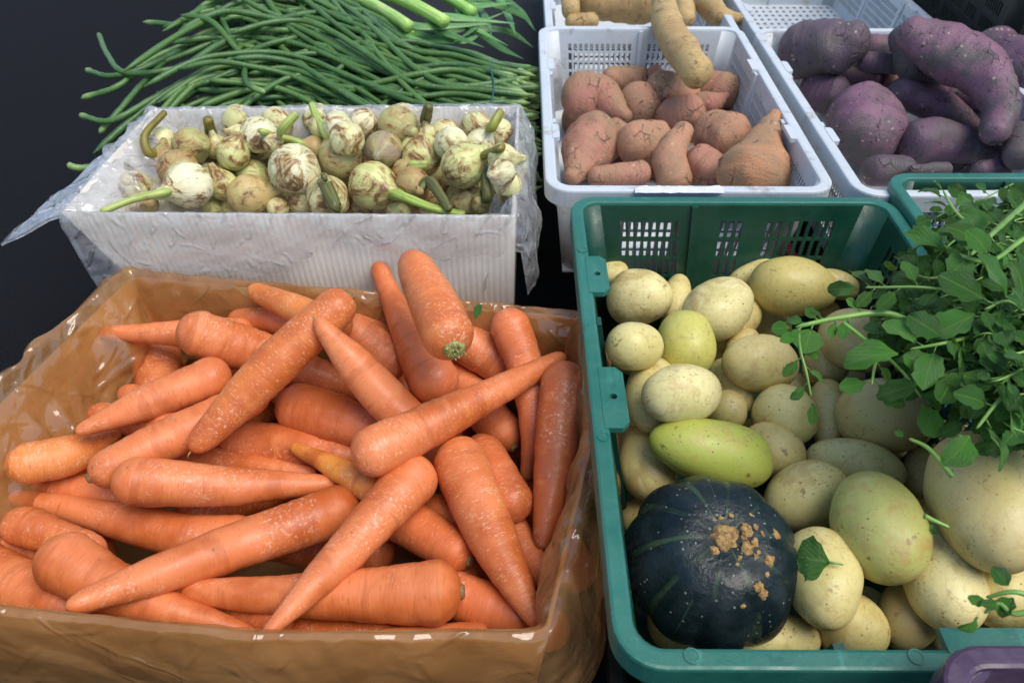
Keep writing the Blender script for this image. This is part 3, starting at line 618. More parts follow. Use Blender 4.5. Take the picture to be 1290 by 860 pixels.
carrots = fill+[
 cr([(300, 402, 14), (372, 406, 20)]), cr([(446, 402, 9), (512, 432, 15)]), cr([(196, 442, 30), (202, 500, 26), (207, 570, 14)], 'upright orange carrot under the thin horizontal tip at the back left'),
 cr([(163, 497, 15), (225, 520, 18)]), cr([(125, 524, 18), (210, 536, 20)], 'small rounded orange carrot end poking out beside the crumpled film'), cr([(60, 612, 20), (150, 622, 22)]),
 cr([(14, 692, 20), (80, 694, 16)]), cr([(28, 662, 25), (115, 692, 20)], 'short orange carrot end below the lowest left thin tip'),
 cr([(-40, 712, 36), (80, 765, 34)], 'thick orange carrot cut by the left edge above the carton rim', OR),
 cr([(375, 798, 20), (480, 802, 22)], col=DK), cr([(480, 808, 16), (600, 802, 19)], 'orange carrot end lying along the front rim of the carton'), cr([(280, 775, 18), (350, 785, 20)], col=DK),
 cr([(700, 655, 14), (702, 722, 11)], col=BR), cr([(640, 650, 18), (682, 722, 18)]), cr([(545, 640, 20), (600, 665, 20)]),
 cr([(684, 680, 13), (700, 580, 27), (710, 482, 29)], 'dark brownish orange carrot standing along the right wall of the carton', BR),
 cr([(643, 412, 26), (664, 470, 22), (672, 540, 17), (664, 598, 9)], 'curved orange carrot at the back right bending down to a thin tip', OR2),
 cr([(132, 419, 8), (222, 420, 17), (300, 420, 21)], 'thin orange carrot tip pointing left along the back left'),
 cr([(436, 412, 22), (489, 452, 29)], 'orange carrot behind the two top diagonals at the back wall', OR), cr([(322, 367, 12), (376, 390, 18), (425, 408, 20)], 'thin yellowish carrot tip rising at the back wall', YE),
 cr([(104, 541, 9), (185, 508, 22), (266, 475, 26)], 'orange carrot sloping down to the left towards the film', OR),
 cr([(276, 454, 9), (355, 490, 20)], 'small pale orange tip poking left from under the long diagonal carrot', YE),
 cr([(138, 590, 26), (220, 550, 27), (320, 500, 22)], 'orange carrot with cut crown at left, running up under the diagonal one', OR, scar=0),
 cr([(252, 420, 30), (345, 452, 27), (452, 493, 17)], 'thick orange carrot with smooth crown at the back left', OR),
 cr([(300, 556, 26), (360, 562, 28), (436, 575, 20)], 'orange carrot between the diagonal one and the short blunt one', OR2), cr([(240, 574, 17), (388, 598, 12)]),
 cr([(608, 568, 26), (645, 632, 27)], 'orange carrot end at the right beside the dark brown one', OR2), cr([(570, 748, 30), (648, 778, 31)], 'orange carrot end in the front right corner of the carton', OR2),
 cr([(36, 584, 27), (90, 572, 25), (146, 546, 8)], 'yellowish orange carrot with its blunt end against the left film', YE, wk=1.35),
 cr([(585, 432, 27), (650, 466, 29)], 'fat orange carrot behind the long tip at the back right', OR), cr([(633, 546, 27), (565, 462, 22)], 'orange carrot with a round grey stem scar facing the front', OR, scar=0),
 cr([(440, 618, 25), (510, 655, 29), (572, 694, 27)], 'orange carrot with shiny skin right of the steep front carrot', OR2, scar=2), cr([(243, 745, 16), (400, 750, 28), (544, 746, 40)], 'very thick horizontal orange carrot at the front rim', OR, scar=2),
 cr([(20, 626, 10), (130, 650, 21), (230, 674, 27), (298, 674, 25)], 'long orange carrot with white scuffs and its tip at the left', OR),
 cr([(84, 708, 38), (180, 756, 28), (318, 797, 7)], 'large blunt orange carrot tapering to the front rim', OR), cr([(172, 606, 31), (290, 612, 25), (416, 609, 11)], 'horizontal orange carrot with chalky white scuffs at the left centre', OR),
 cr([(372, 564, 8), (415, 585, 14), (466, 614, 20)], 'small yellow carrot with a pale pointed tip in the middle', (.80, .31, .05)), cr([(378, 514, 32), (425, 528, 31), (482, 550, 20)], 'short blunt orange carrot with a small pale stem spot in the centre', OR2, scar=0),
 cr([(580, 583, 35), (622, 680, 31), (672, 778, 13)], 'big steep orange carrot tapering down to the right corner', OR),
 cr([(252, 556, 17), (335, 470, 29), (424, 388, 25)], 'long smooth diagonal carrot lying on top at the back left', (.72, .215, .05), scar=2),
 cr([(98, 760, 15), (240, 708, 28), (424, 644, 32)], 'long orange carrot on top with its tip at the front left', OR), cr([(338, 796, 9), (430, 700, 25), (518, 604, 33)], 'steep orange carrot on top with a white bloom on its crown', OR),
 cr([(478, 340, 12), (502, 395, 17), (545, 478, 33)], 'carrot with narrow neck rising over the back wall beside the green crowned one', OR2),
 cr([(404, 410, 11), (455, 468, 25), (508, 525, 27)], 'orange carrot sloping down right between the two top diagonals', OR),
 cr([(704, 452, 11), (585, 513, 24), (474, 568, 33)], 'long pale orange carrot on top pointing up to the right wall', OR),
 cr([(521, 334, 22), (543, 376, 31), (563, 420, 34)], 'stout carrot at the back with a green cut crown facing the camera', (.74, .20, .05), scar=1, z0=.36)]
sph = []
settle(carrots[:23], .105, sph, nlev=8, squash=.55); settle(carrots[23:], .165, sph, dz=.0065, nlev=30, squash=.80, slope=.4, walls=walls_of(cc, ZC, 0, .008))
for it in carrots:
    lb = it['label']; thick1 = it['pts'][-1][2] >= it['pts'][0][2]
    build(it, 'carrot', M_CAR, 28, 64, .05, 16., .034, 1.0 if not thick1 else 1.5, 1.0 if thick1 else 1.5, 'carrot', GC)
    if lb != BUR and carrots.index(it) % 2 == 0:      # a thin root hair left on the tip
        e = 0 if thick1 else -1; p = it['P'][e]; ax = p-it['P'][3 if thick1 else -4]; ax /= np.linalg.norm(ax); hr = random.uniform(.006, .014)
        q = [p-ax*.002, p+ax*hr*.4+np.array([0, 0, -.001]), p+ax*hr*.75+np.array([.001, 0, -.002]), p+ax*hr+np.array([.003, .001, -.004])]; V, Fc, RC = sweep(np.array(q), np.array([.0016, .0009, .0005, .0002]), 7); mobj('root_tip', V, Fc, M_ROOT, it['obj'], True, RC)
    if 'scar' in it: cut_end(it, it['scar'], 'stem_stub' if it['scar'] == 1 else 'stem_scar', M_TUFT if it['scar'] == 1 else M_SCAR, .38 if it['scar'] == 1 else .24, it['scar'] == 1)

# ------------------------------------------------------------------ potatoes and pumpkin
YP = (.71, .61, .245); YG = (.58, .55, .13); PG = (.40, .45, .075); TN = (.66, .54, .215); PALE = (.76, .67, .31)
GP = 'potatoes in the green crate'; PB = 'yellow potato half buried between the others in the green crate'
def po(e, label=PB, col=YP, **k): return item(ell=e, label=label, col=col, **k)
pf = []
for i, (x, y) in enumerate([(800, 440), (870, 420), (960, 400), (1060, 400), (800, 560), (880, 520), (960, 560), (1050, 480), (1120, 560), (900, 640), (990, 700), (1080, 680), (1150, 650), (820, 650), (850, 780), (960, 790), (1080, 780), (1180, 790), (1240, 740), (1260, 650), (1190, 560), (1100, 620), (1010, 620), (920, 460), (1000, 500)]):
    pf.append(po((x, y, rr.uniform(36, 46), rr.uniform(30, 36), rr.uniform(0, 180)), col=TN))
potatoes = pf+[
 po((772, 347, 19, 17, 0), wk=.1), po((852, 376, 18, 30, 10)), po((948, 346, 34, 15, -20)), po((1052, 358, 32, 18, 20)), po((925, 408, 34, 26, -60), col=TN), po((935, 432, 22, 16, -40), col=TN), po((1042, 524, 24, 40, 0), col=TN), po((1040, 462, 28, 26, 0), col=TN),
 po((1160, 596, 22, 28, 0), col=TN), po((1142, 776, 36, 42, 20), col=(.40, .32, .13)), po((1222, 806, 44, 24, 0), 'pale potato behind the purple crate corner at the front rim', YP),
 po((978, 806, 55, 30, -5), 'pale smooth potato along the front rim under the pumpkin', YP, sq=.6), po((1073, 792, 48, 42, 20), 'brownish potato with a scabby patch at the front rim', TN, sq=.55), po((1266, 742, 42, 46, 20), 'pale potato cut by the right edge beside the small sprig', YP),
 po((818, 580, 36, 44, -5), 'yellow potato against the left crate wall above the pumpkin', YP), po((822, 499, 34, 39, 8), 'narrow upright potato against the left crate wall', YP), po((799, 436, 31, 31, 0), 'round potato touching the left wall, second from the back', YP),
 po((905, 388, 42, 39, -30), 'oval pale potato in the second row from the back wall', PALE), po((866, 433, 34, 40, -8), 'greenish yellow potato standing upright with a dark eye', YG), po((922, 488, 24, 36, -25), col=YP), po((918, 516, 24, 25, 0), col=TN),
 po((857, 498, 47, 38, -8), 'large round pale potato with a brown scab patch above the green one', PALE), po((988, 527, 42, 36, 40), 'smooth oval yellow potato in the middle of the crate', YP), po((956, 458, 43, 35, 5), 'tan potato with a ringed knob under the hanging sprig', TN),
 po((974, 568, 42, 31, 30), 'tan potato beside the right end of the long green one', TN), po((1078, 590, 66, 31, 12), 'long pale potato lying crosswise in the middle', YP),
 po((1084, 430, 54, 41, 10), 'brownish potato under the long sprig stalk', (.50, .42, .17)), po((1116, 522, 61, 49, 5), 'large tan potato shaded by the watercress leaves', (.54, .43, .17)),
 po((1015, 628, 54, 44, -25), 'pale knobbly potato right above the pumpkin', YP), po((1036, 733, 48, 58, -10), 'pale potato with a green leaf lying on it', YP, sq=.74), po((1188, 728, 48, 68, -22), 'large smooth pale potato at the front right', PALE),
 po((1106, 671, 55, 66, -18), 'greenish potato with a dark bruise near its lower end', (.45, .45, .13)), po((1243, 638, 65, 80, -18), 'very large potato with curved scratches at the right edge', (.57, .47, .20)),
 po((998, 364, 55, 36, 8), 'spotted yellow potato with a dark heart shaped bruise at the back', (.58, .48, .15)), po((806, 371, 40, 35, 0), 'round pale potato in the back left corner', PALE),
 po((891, 573, 77, 43, 14), 'long green potato lying behind the pumpkin', PG, bend=.06)]
ps = []
settle(potatoes[:25], .150, ps, nlev=6, squash=.6, slope=.2); settle(potatoes[25:], .205, ps, dz=.0065, nlev=28, squash=.80, slope=.35, walls=walls_of([(.071, .226), (.49, .234), (.49, .855), (.069, .848)], .327, .18, .016))
for it in potatoes: build(it, 'potato', M_POT, 32, 38, .12, 12., 0., cat='potato', group=GP)
# pumpkin
pc = item([(880, 704, 84), (912, 704, 84)]); settle([pc], .24, ps, nlev=30, squash=.74)
zc = sum(pc['zz'])/2; pc3, pr_ = PR(895, 706, zc, 107)
vd = (CAM-pc3)/np.linalg.norm(CAM-pc3); sd = np.array(RT)*.50+np.array(UP)*.86; ax = vd*math.cos(R(27))+sd*math.sin(R(27)); ax /= np.linalg.norm(ax)
e1 = np.cross(ax, [0, 0, 1.]); e1 /= np.linalg.norm(e1); e2 = np.cross(ax, e1)
def pump(th_, ph):  # polar angle from the stem end, azimuth
    nr_ = 10; lobe = abs(math.sin(ph*nr_/2+.3*math.sin(ph)))**.6
    st = math.sin(th_); rad = pr_*(1+.08*(lobe-.6)*st)*(st**.82 if st > 0 else 0)
    h = pr_*.80*math.cos(th_)*(1-.12*math.exp(-(th_/.34)**2)-.1*math.exp(-((math.pi-th_)/.4)**2))
    return pc3+e1*rad*math.cos(ph)+e2*rad*math.sin(ph)+ax*h
V = []; RC = []; nt_, np_ = 60, 120
for i in range(nt_+1):
    t = math.pi*(i+.02)/(nt_+.04)
    for k in range(np_):
        ph = 2*math.pi*k/np_; p = pump(t, ph); p = p+(p-pc3)*.018*noise.noise(Vector(p*26.)); V.append(p); q = ph*5+.15*math.sin(ph); RC.append((abs(math.sin(q))*math.copysign(1, math.sin(ph*3.3)), t, 0))
Fc = [(i*np_+k, (i+1)*np_+k, (i+1)*np_+(k+1) % np_, i*np_+(k+1) % np_) for i in range(nt_) for k in range(np_)]
pum = mobj('pumpkin', V, Fc, M_PUM, None, True, RC); tag(pum, 'dark green kabocha pumpkin with corky warts in the green crate', 'pumpkin')
def blob(c, n, r, sd_, hgt=.6):
    mb = MB(); n = n/np.linalg.norm(n); a = np.cross(n, [.3, .5, .8]); a /= np.linalg.norm(a); b = np.cross(n, a); V = []; m = 16
    for i in range(9):
        t = math.pi*(i+.05)/8.1
        for k in range(m):
            ph = 2*math.pi*k/m; d = a*math.sin(t)*math.cos(ph)+b*math.sin(t)*math.sin(ph)+n*math.cos(t)*hgt
            V.append(c+d*r*(1+.45*noise.noise(Vector(d*2.2)+Vector((sd_, 0, 0)))+.25*noise.noise(Vector(d*6)+Vector((sd_, 3, 0)))))
    return V, [(i*m+k, (i+1)*m+k, (i+1)*m+(k+1) % m, i*m+(k+1) % m) for i in range(8) for k in range(m)]
def onpump(x, y):
    d = ray(x, y); d = d/np.linalg.norm(d); best = None
    vv = np.array(V_p); w = vv-CAM; al = w@d; dist = np.linalg.norm(w-al[:, None]*d, axis=1); ok = dist < .006
    i = np.where(ok, al, 9).argmin() if ok.any() else dist.argmin(); return vv[i]
V_p = [np.array(p) for p in V]
for i, (x, y, r) in enumerate([(917, 673, 19), (942, 659, 11), (948, 684, 11), (957, 677, 7), (897, 686, 7), (955, 655, 5), (964, 664, 4), (985, 670, 7), (979, 709, 9), (965, 745, 7), (968, 754, 8), (961, 742, 6), (943, 768, 4), (913, 645, 4), (927, 643, 4), (935, 695, 4), (958, 695, 4), (931, 703, 3), (938, 668, 5), (960, 688, 4), (975, 720, 4), (905, 648, 3), (945, 640, 3)]):
    p = onpump(x, y); n = p-pc3; D = (p-CAM)@FW; vb, fb = blob(p-n/np.linalg.norm(n)*r*D/F*.12, n, r*D/F*(.92 if i else .95), i*2.3, .48 if i else .55); mobj('stem_scar' if i == 0 else 'wart', vb, fb, M_WART, pum, True)

# ------------------------------------------------------------------ orange sweet potatoes, yams, purple sweet potatoes
SO = (.48, .245, .145); SO2 = (.46, .215, .145); SPK = (.45, .19, .14)
GS = 'orange sweet potatoes in the white crate'; SB = 'orange sweet potato mostly hidden under the others in the white crate'
def sw(pts, label=SB, col=SO, **k): return item(pts, label=label, col=col, **k)
sweets = [sw([(x, y, 24), (x+30, y+8, 24)]) for x, y in [(730, 150), (780, 130), (840, 150), (890, 150), (750, 205), (830, 205), (900, 195), (940, 200), (860, 110)]]+[
 sw([(772, 101, 16), (806, 100, 16)], 'small orange sweet potato in the back row near the slots'), sw([(825, 92, 10), (830, 100, 11)], 'tiny pink sweet potato end beside the lying yam', SPK), sw([(890, 110, 24), (912, 114, 22)], 'orange sweet potato in the back right behind the pointed one', SO2), sw([(775, 165, 16), (785, 175, 16)]),
 sw([(835, 113, 24), (858, 118, 24)], 'round orange sweet potato directly below the lying yam'), sw([(803, 124, 22), (808, 134, 23)], 'egg shaped orange sweet potato with a stub end in the second row'),
 sw([(913, 121, 6), (900, 129, 14), (888, 134, 18)], 'small pointed pink sweet potato', SPK), sw([(848, 147, 24), (866, 144, 24)], 'rounded pinkish sweet potato in the middle of the crate', SO2),
 sw([(900, 168, 28), (916, 172, 29)], 'round orange sweet potato with a dark seam', SO), sw([(885, 208, 26), (896, 214, 26)], 'round orange sweet potato behind the big cone', SO2), sw([(752, 223, 13), (805, 219, 16)], 'slim orange sweet potato lying along the front rim', SO2),
 sw([(802, 180, 28), (822, 180, 28)], 'round brown orange sweet potato with a dark scar', SO), sw([(735, 122, 30), (760, 128, 27), (788, 146, 9)], 'large pinkish sweet potato with a nose at the back left', SPK),
 sw([(722, 222, 11), (736, 196, 30), (747, 178, 35)], 'big orange sweet potato with a narrow nose at the front left', SO2), sw([(860, 166, 13), (842, 198, 21), (849, 226, 22)], 'bent orange sweet potato standing upright', SO),
 sw([(975, 146, 8), (962, 180, 25), (952, 218, 46)], 'large cone shaped orange sweet potato with its tip up', (.53, .25, .12))]
ss_ = []; settle(sweets[:9], .19, ss_, nlev=4, squash=.6, slope=.2); settle(sweets[9:], .235, ss_, dz=.007, nlev=26, squash=.8, walls=walls_of([(.03, .862), (.42, .866), (.416, 1.466), (.03, 1.463)], .327, .1, .016))
for it in sweets: build(it, 'sweet_potato', M_SP, 32, 48, .15, 20., .03, 1., 1., 'sweet potato', GS)
YC = (.56, .39, .16); YC2 = (.46, .29, .12)
yams = [item([(835, 2, 15), (845, 40, 20), (877, 92, 20)], label='long yellow yam lying over the back rim onto the sweet potatoes', col=YC, zz=(.345, .335)),
 item([(718, -6, 12), (719, 12, 12)], label='small yellow yam end at the left of the back crate', col=YC, zz=(.285, .29)), item([(745, 0, 26), (812, 4, 24)], label='thick brown yam across the back crate', col=YC2, zz=(.27, .275)),
 item([(862, 10, 13), (863, 24, 13)], label='round yam end right of the long lying one', col=YC, zz=(.285, .285)), item([(885, -10, 18), (903, 18, 13), (940, 25, 6)], label='forked pale yam with a thin tail pointing right', col=YC, zz=(.29, .29)), item([(722, 28, 11), (744, 27, 11)], label='flat yam at the near rim of the back crate', col=YC, zz=(.27, .27))]
sy = []
for it in yams: settle([it], .2, sy); build(it, 'yam', M_YAM, 26, 40, .14, 18., .02, 1., 1., 'yam', 'yellow yams at the top edge')
PU = (.150, .080, .125); PU2 = (.235, .115, .165); PU3 = (.125, .085, .108)
GPU = 'purple sweet potatoes in the white crate'; PUB = 'purple sweet potato mostly hidden under the others'
def pu(pts, label=PUB, col=PU, **k): return item(pts, label=label, col=col, **k)
purple = [pu([(x, y, 24), (x+30, y+8, 24)], col=PU3) for x, y in [(1040, 110), (1100, 100), (1170, 120), (1230, 150), (1110, 190), (1180, 200), (1240, 190), (1290, 130), (1270, 80)]]+[
 pu([(1104, 214, 20), (1135, 216, 20)], 'purple sweet potato at the front left rim under the round one', PU), pu([(1150, 213, 7), (1190, 213, 9)], 'slim purple sweet potato at the front rim', PU3), pu([(1235, 214, 12), (1262, 212, 12)], 'brownish purple end at the front right rim', PU), pu([(1098, 60, 18), (1125, 66, 20)], 'pinkish purple sweet potato in the back row', PU2), pu([(1092, 78, 12), (1130, 80, 14)], col=PU), pu([(1140, 50, 20), (1150, 80, 22), (1165, 96, 22)], 'dark purple sweet potato shaded by the big bent one', PU3),
 pu([(1072, 98, 16), (1105, 100, 16)], 'bluish purple sweet potato behind the round one', PU), pu([(1030, 114, 24), (1045, 118, 25)], 'purple sweet potato at the left rim with pale patches', PU), pu([(1160, 112, 20), (1195, 118, 20)], 'pinkish purple sweet potato under the big bent one', PU2), pu([(1214, 125, 12), (1232, 130, 12)], col=PU),
 pu([(1282, 170, 18), (1284, 196, 18)], 'dark brown sweet potato end cut by the right edge', PU3), pu([(1255, 60, 24), (1275, 78, 30), (1300, 105, 30)], 'large purple sweet potato cut by the right edge at the back', PU),
 pu([(1126, 92, 9), (1124, 106, 11)], 'small brown stub end standing behind the ridged one', (.17, .075, .075)), pu([(1134, 117, 18), (1180, 134, 20), (1236, 164, 8)], 'ridged purple sweet potato tapering right', PU2), pu([(1158, 179, 26), (1200, 182, 26), (1250, 194, 14)], 'smooth purple sweet potato lying along the front', PU),
 pu([(1090, 150, 42), (1094, 168, 40)], 'big round purple sweet potato at the front left', PU2), pu([(1012, 66, 32), (1040, 62, 34), (1070, 56, 27)], 'thick purple sweet potato lying on the back left rim', PU3),
 pu([(1150, 42, 20), (1190, 64, 33), (1240, 98, 28), (1258, 130, 22), (1252, 165, 18)], 'very large bent purple sweet potato on top of the pile', PU2)]
sp_ = []; settle(purple[:9], .20, sp_, nlev=4, squash=.6, slope=.2); settle(purple[9:], .245, sp_, dz=.008, nlev=26, squash=.8, walls=walls_of([(.442, .862), (.834, .866), (.824, 1.47), (.432, 1.463)], .327, .1, .016))
for it in purple: build(it, 'purple_sweet_potato', M_PUR, 34, 52, .24, 15., .02, 1., 1., 'sweet potato', GPU)

# ------------------------------------------------------------------ onions: (x, y, r), neck end in pixels, stem colour
ONC = (.76, .69, .36); ONG = (.66, .64, .26); ONB = (.46, .29, .12); ONW = (.84, .77, .50)
GO = 'onion bulbs in the white carton'; OB = 'pale green onion bulb half buried in the white carton'
GRN = (1.1, 1.05, 1.1); BRN = (.62, .40, .26); DRK = (.34, .28, .30)
onions = [(x, y, 20, None, OB, ONC, None) for x, y in [(190, 250), (230, 255), (280, 255), (340, 255), (400, 255), (460, 250), (520, 250), (580, 250), (620, 240), (250, 215), (310, 225), (360, 190), (420, 180), (480, 190), (540, 215), (590, 205), (620, 210), (270, 190), (500, 215), (440, 230), (215, 225), (330, 185), (560, 170), (170, 235), (180, 262), (205, 180), (215, 262), (248, 210), (350, 240), (300, 262), (450, 262), (540, 262), (620, 262), (645, 210), (630, 170), (600, 160), (510, 150), (400, 150), (350, 155), (300, 152), (470, 215), (385, 235), (575, 228), (260, 225)]]+[
 (227, 266, 16, None, OB, ONC, None), (270, 263, 16, None, OB, ONG, None), (350, 262, 14, None, OB, ONC, None), (502, 266, 15, None, OB, ONG, None), (187, 258, 13, (170, 262), 'small brown onion at the front left corner', ONB, None), (380, 252, 20, None, OB, ONC, None), (640, 232, 18, None, OB, ONC, None), (632, 218, 18, (600, 222), OB, ONW, None), (633, 200, 19, None, OB, ONC, None),
 (290, 213, 18, None, OB, ONC, None), (318, 222, 21, None, OB, ONG, None), (281, 234, 19, (270, 215), 'green tinged onion right of the leftmost white bulb', ONG, None), (545, 248, 14, None, OB, ONB, None), (405, 160, 15, None, OB, ONC, None), (425, 158, 18, None, 'white onion at the back behind the tall green stub', ONW, None),
 (206, 202, 18, (207, 142), 'onion with a long curved upright brown stem at the left', ONB, (BRN, [(190, 195), (182, 172), (207, 142)])), (205, 236, 16, (154, 208), 'brown necked onion pointing to the upper left', ONB, (BRN, [(178, 225), (154, 208)])), (272, 186, 15, (262, 150), 'onion with a short dark upright stub at the back left', ONC, (BRN, [(266, 168), (262, 150)])), (300, 170, 14, (276, 163), OB, ONC, None),
 (293, 194, 21, (305, 172), 'greenish onion in the second row at the left', ONG, None), (241, 184, 23, (274, 184), 'yellowish papery onion with its neck to the right at the back left', (.46, .40, .14), None), (326, 170, 23, None, 'white onion with a brown cap in the back row', ONW, None), (344, 180, 13, (374, 142), 'onion with a short green stub pointing up right', ONC, (GRN, [(358, 160), (374, 143)])), (398, 188, 17, (329, 165), 'onion with a pale green stem pointing left over the others', ONB, (GRN, [(375, 180), (350, 172), (329, 165)])),
 (458, 155, 19, None, 'onion with an orange brown torn skin in the back row', ONW, None), (536, 168, 12, (535, 134), 'onion with a thin dark leaf standing at the back wall', ONC, (DRK, [(536, 152), (540, 134)])), (501, 160, 26, (546, 174), 'brown streaked onion with its neck to the lower right at the back', (.47, .40, .16), None), (604, 182, 19, (631, 138), 'pale onion with a pointed stub rising at the back right', ONW, ((.7, .6, .35), [(620, 160), (631, 140)])), (569, 182, 22, None, 'white onion with brown patches in the back right', ONW, None),
 (437, 174, 22, None, 'pale onion just right of the tall green stub', ONC, None), (225, 214, 25, None, 'brown capped onion behind the leftmost white bulb', ONB, None), (483, 190, 24, (470, 200), 'grey brown dry onion in the middle', (.34, .26, .17), None), (530, 196, 27, None, 'striped greenish onion with a dark ring', ONG, None), (413, 250, 28, (407, 222), 'pale onion behind the dark upright stem at the front', ONC, (DRK, [(424, 262), (414, 238), (408, 222)])), (510, 216, 16, (538, 208), 'onion with a short green stem pointing right', ONB, (GRN, [(520, 209), (538, 208)])),
 (430, 200, 28, (393, 132), 'onion with a tall pale green cut stub standing up', (.50, .42, .18), ((1.25, 1.2, 1.3), [(412, 170), (400, 150), (392, 132)])), (583, 209, 28, (612, 190), 'yellow green onion with a brown necked end at the right', ONG, (BRN, [(608, 196), (632, 186)])), (520, 232, 22, (545, 260), 'orange brown onion with a green black stem', (.44, .27, .10), (DRK, [(540, 228), (556, 248), (566, 264)])), (585, 250, 23, None, 'round tan onion beside the dark upright stem', (.54, .47, .22), None), (606, 256, 13, (610, 196), 'onion with a dark upright stem at the right front', ONG, (DRK, [(614, 250), (611, 222), (609, 198)])),
 (313, 247, 27, None, 'onion with dark purple and brown patched skin at the front', (.58, .42, .17), None), (371, 213, 32, None, 'largest white onion with a torn brown cap', ONW, None), (239, 233, 29, (128, 267), 'white onion with a long pale green stem to the left', ONW, ((1.1, 1.05, 1.1), [(205, 243), (165, 252), (128, 267)])), (470, 235, 31, (585, 270), 'large pale green onion with a long stem to the lower right', ONG, ((1.05, 1.1, .9), [(508, 248), (545, 262), (585, 270)]))]
so = []; its = []
for k, (x, y, r, nk, lb, col, st) in enumerate(onions):
    it = item([(x-2, y, r), (x+2, y, r)], label=lb); its.append(it)
ow = walls_of(oc, ZO, .1, .010); settle(its[:46], .262, so, nlev=12, squash=.6, walls=ow); settle(its[46:], .285, so, dz=.005, nlev=28, squash=.78, walls=ow)
ro = random.Random(3)
for it, (x, y, r, nk, lb, col, st) in zip(its, onions):
    z = sum(it['zz'])/2; c, r3 = PR(x, y, z, r)
    if nk: d = P(nk[0], nk[1], z+(.02 if not st or nk[1] > y-20 else .045))-c
    else: d = np.array([ro.uniform(-1, 1), ro.uniform(-.2, 1), ro.uniform(-.9, .2)])
    d /= np.linalg.norm(d)
    u = np.array([-1, -.97, -.9, -.75, -.5, -.2, .1, .4, .65, .85, 1.0, 1.2, 1.45, 1.6]); w = np.array([.02, .2, .42, .66, .87, .99, 1., .93, .78, .6, .45, .31, .24, .2])
    uu = np.linspace(-1, 1.6, 34); ww = np.interp(uu, u, w); V, Fc, RC = sweep(c+d*(uu*r3)[:, None], ww*r3, 26, .07, 30., ro.uniform(0, 50))
    o = mobj('onion', V, Fc, M_ON, None, True, RC); o.color = (*col, 1); tag(o, lb, 'onion', GO)
    if st:
        cs, pl = st; pts = [c+d*r3*1.2]; rs = [r3*.30]; m = len(pl)
        for i, (px_, py_) in enumerate(pl):
            up = (py_ < y-18); p, q = PR(px_, py_, z+(.018+.03*(i+1)/m if up else .016), 1); pts.append(p); rs.append(max(4.5, 7.5-1.2*i)*q)
        if len(pl) == 1: pts.insert(0, c)
        cp = np.hstack([np.array(pts), np.array(rs)[:, None]]); q = catmull(cp, np.linspace(0, 1, 22)); V, Fc, RC = sweep(q[:, :3], np.abs(q[:, 3]), 14, .12, 60., ro.uniform(0, 9), 0., .75)
        s = mobj('stem', V, Fc, M_OST, o, True, RC); s.color = (*cs, 1)
# ------------------------------------------------------------------ long beans
rb = random.Random(11); GBN = 'long beans in the tied bundle'
BCOL = [(.058, .130, .026), (.076, .160, .030), (.044, .105, .025), (.098, .19, .040)]
def bean(pts, rad, label='long dark green bean lying among the others in the bundle', name='long_bean'):
    n = 46; q = catmull(np.array(pts), np.linspace(0, 1, n)); s = np.linspace(0, 1, n)
    rd = rad*np.minimum(1, .35+np.minimum(s, 1-s)*26)*(1+.07*np.sin(s*70+rad*9e4)); rd[0] = rad*.2; rd[-1] = rad*.25
    V, Fc, RC = sweep(q, rd, 10, 0, 1, 0); L_ = RC[-1][0]
    o = mobj(name, V, Fc, M_BEAN, None, True, RC); o.color = (*rb.choice(BCOL), 1); tag(o, label, 'bean', GBN); return o
def xs_(x):   # centre y, half depth, height of the bundle's cross section
    k = np.array([[-.90, 1.40, .40, .13], [-.72, 1.50, .44, .20], [-.55, 1.55, .48, .215], [-.38, 1.42, .32, .175], [-.20, 1.29, .19, .155], [-.05, 1.255, .155, .150], [.03, 1.265, .17, .135]])
    return [np.interp(x, k[:, 0], k[:, j]) for j in (1, 2, 3)]
NB = 290
for i in range(NB):
    w = .30+.70*math.sqrt((i+.5)/NB); a = rb.uniform(.02, .98)*math.pi; v0 = -math.cos(a); lenx = rb.uniform(.47, .655); x0 = rb.uniform(-.02, .034)-(rb.random() < .3)*rb.uniform(0, .03)
    ph, fr, am = rb.uniform(0, 6.3), rb.uniform(5, 11), rb.uniform(.05, .38)+(rb.random() < .25)*rb.uniform(.1, .35); ph2 = rb.uniform(0, 6.3); dr = rb.uniform(-.6, .4); lean = rb.uniform(.2, .70); am2 = rb.uniform(0, .045)
    pts = []
    for k in range(11):
        t = k/10; x = x0-lenx*t; yc, hd, hg = xs_(x); far = max(0, t-.15)
        v = v0*(.97)+am*math.sin(ph+fr*x)*min(1, t*5)+dr*far*(.6+.4*v0); v = max(-1.12, min(1.05, v))
        cap = math.sqrt(max(.02, 1-min(1, abs(v))**2.2)); z = .172+w*hg*cap+.009*math.sin(ph2+13*x)*min(1, t*4)
        if v < -.95: z = max(.176, z-.02)
        y = yc+hd*v*w**.35-max(0, -.40-x)*lean*(1-.3*v0)+am2*math.sin(ph2+9*x)*min(1, t*3)
        if x < -.5: z -= (-.5-x)**1.4*.25*(1.2-w)
        y = max(y, 1.072 if x > -.57 else .98); pts.append((x, y, max(z, .17 if x > -.58 else .10)))
    bean(pts, rb.uniform(.0046, .0058))
